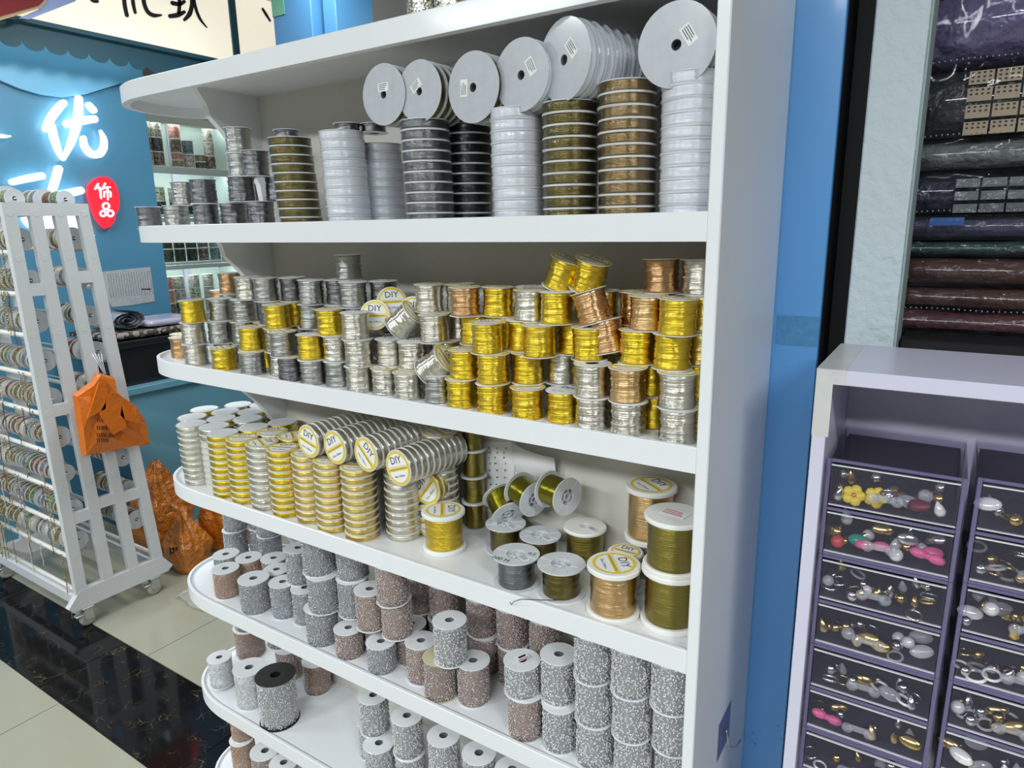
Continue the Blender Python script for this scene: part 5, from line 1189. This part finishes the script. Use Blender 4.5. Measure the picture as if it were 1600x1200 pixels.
# orange bag hanging on the rack
hb = empty('hanging_bag', (XR + .02, .50, 0)); tag(hb, 'bright orange carrier bag tied to the rack end with white string', 'bag', 'orange plastic bags')
ol = [(146, 580), (172, 588), (166, 604), (205, 632), (222, 655), (229, 693), (200, 697), (165, 705), (123, 712), (117, 670), (109, 616), (136, 596)]
bv = [onX(x, y, XR + .03) for x, y in ol]; cx_ = sum(v[1] for v in bv) / len(bv); cz_ = sum(v[2] for v in bv) / len(bv)
mb = MB(); V = []; F = []; n = len(bv); rings_ = [(1, .012), (.93, .034), (.6, .045), (.25, .050)]
for sgn in (1, -1):
    for k, d in rings_:
        for i, v in enumerate(bv): V.append((.022 + (sgn * d if sgn > 0 else -.4 * (d - .012) + .008) + (.006 * math.sin(i * 2.1 + k * 9) if k < 1 else 0), cx_ + (v[1] - cx_) * k - .50, cz_ + (v[2] - cz_) * k))
m_ = len(rings_)
for s_ in range(2):
    for r_ in range(m_ - 1):
        for i in range(n): a = (s_ * m_ + r_) * n; F.append((a + i, a + (i + 1) % n, a + n + (i + 1) % n, a + n + i))
    F.append(tuple((s_ * m_ + m_ - 1) * n + i for i in range(n)))
for i in range(n): F.append((i, (i + 1) % n, m_ * n + (i + 1) % n, m_ * n + i))
link('bag_body', mb.add(V, F, 'orange_bag', False).mesh('bag_body'), hb)
def bq(x, y, d): v = onX(x, y, XR + .03); return (.022 + d, v[1] - .5, v[2])
mb = MB()
for quad in ([(157, 612), (174, 626), (183, 664), (162, 675), (140, 643)], [(176, 625), (206, 655), (214, 660), (180, 652), (173, 645)], [(140, 594), (152, 594), (150, 635), (122, 650)]):
    n = len(quad); mb.add([bq(x, y, .062) for x, y in quad] + [bq(x, y, .055) for x, y in quad], [tuple(range(n)), tuple(reversed(range(n, 2 * n)))] + [(i, (i + 1) % n, n + (i + 1) % n, n + i) for i in range(n)], 'orange_bag')
link('handle_flap', mb.mesh('handle_flap'), hb)
mb = MB()
for r_, (y0, ws) in enumerate(((650, (4, 6)), (662, (4, 4, 6)), (673, (4, 8, 9)), (681, (4, 12)))):
    x = 138
    for w_ in ws:
        n_ = 0
        while n_ < w_: a = bq(x + n_, y0, .056); b = bq(x + n_ + 2, y0 + 6, .056); mb.box(.0745, .0765, min(a[1], b[1]), max(a[1], b[1]), min(a[2], b[2]), max(a[2], b[2]), 'ink'); n_ += 3
        x += w_ + 3
link('print', mb.mesh('print'), hb)
mb = MB()
for k in range(4): mb.tube([bq(152 + k, 582, .04), bq(144 + 3 * k, 562, .02), bq(140 + 5 * k, 552, .006)], .0016, 5, 'milky')
link('string', mb.mesh('string'), hb)
# ================================================================== BEYOND THE TOP SHELF
bp_ = tag(empty('blue_column', (-2.55, 1.75, 0)), 'blue square column rising behind the top shelf', 'column')
link('shaft', MB().box(-.135, .135, -.15, .15, 0, 2.95, 'sky_blue_deep' if 'sky_blue_deep' in MATS else (mat('sky_blue_deep', (.045, .155, .30), .4) and 'sky_blue_deep'), .003).mesh('shaft'), bp_)
link('corner_strip', MB().box(.16, .245, -.10, .15, 0, 2.95, 'sky_blue_deep', .003).mesh('corner_strip'), bp_)
link('notice_card', MB().box(-.135, -.045, -.154, -.1505, 2.60, 2.75, 'card_green' if 'card_green' in MATS else (mat('card_green', (.05, .22, .14), .3, coat=.8) and 'card_green'), .001).mesh('notice_card'), bp_)
bs = tag(empty('display_shelf', (-1.6, 1.95, 0)), 'display shelf with glowing yellow green edge light behind the column', 'shelf')
mat('neon_edge', (.7, .8, .3), .4, emit=(.75, .9, .30), es=1.4); spot_mat('glitter_dark', [(.08, .075, .06), (.30, .28, .22), (.04, .04, .04), (.5, .47, .38)], 160, .3, .5)
for z in (2.36, 2.57): link('board', MB().box(-.66, 1.2, 0, .3, z - .02, z, 'back_board').mesh('board'), bs); link('edge_light', MB().box(-.66, 1.2, -.012, 0, z - .02, z, 'neon_edge').mesh('edge_light'), bs)
link('post_light', MB().box(-.245, -.228, -.014, -.002, 1.9, 2.95, 'neon_edge').mesh('post_light'), bs)
link('back_board', MB().box(-.66, 1.2, .30, .31, 1.5, 2.95, 'cloth_pattern_dark').mesh('back_board'), bs)
JB = spool_body('spool', .085, .17, .006, .04, .03, 'milky_grey', 24); JW = winding('glitter_trim', .083, .006, .164, .04, 'glitter_dark', 6, 24, .001, 0, 8)
for k in range(8):
    for z in (2.36, 2.57): put('glitter_spool', JB, [('glitter_trim', JW)], (-2.13 + k * .175, 2.08, z), (0, 0, k), f'large dark glittery trim spool on the {"upper" if z > 2.5 else "lower"} neon edged display shelf', 'trim spool', 'glittery spools on the neon edged shelf')
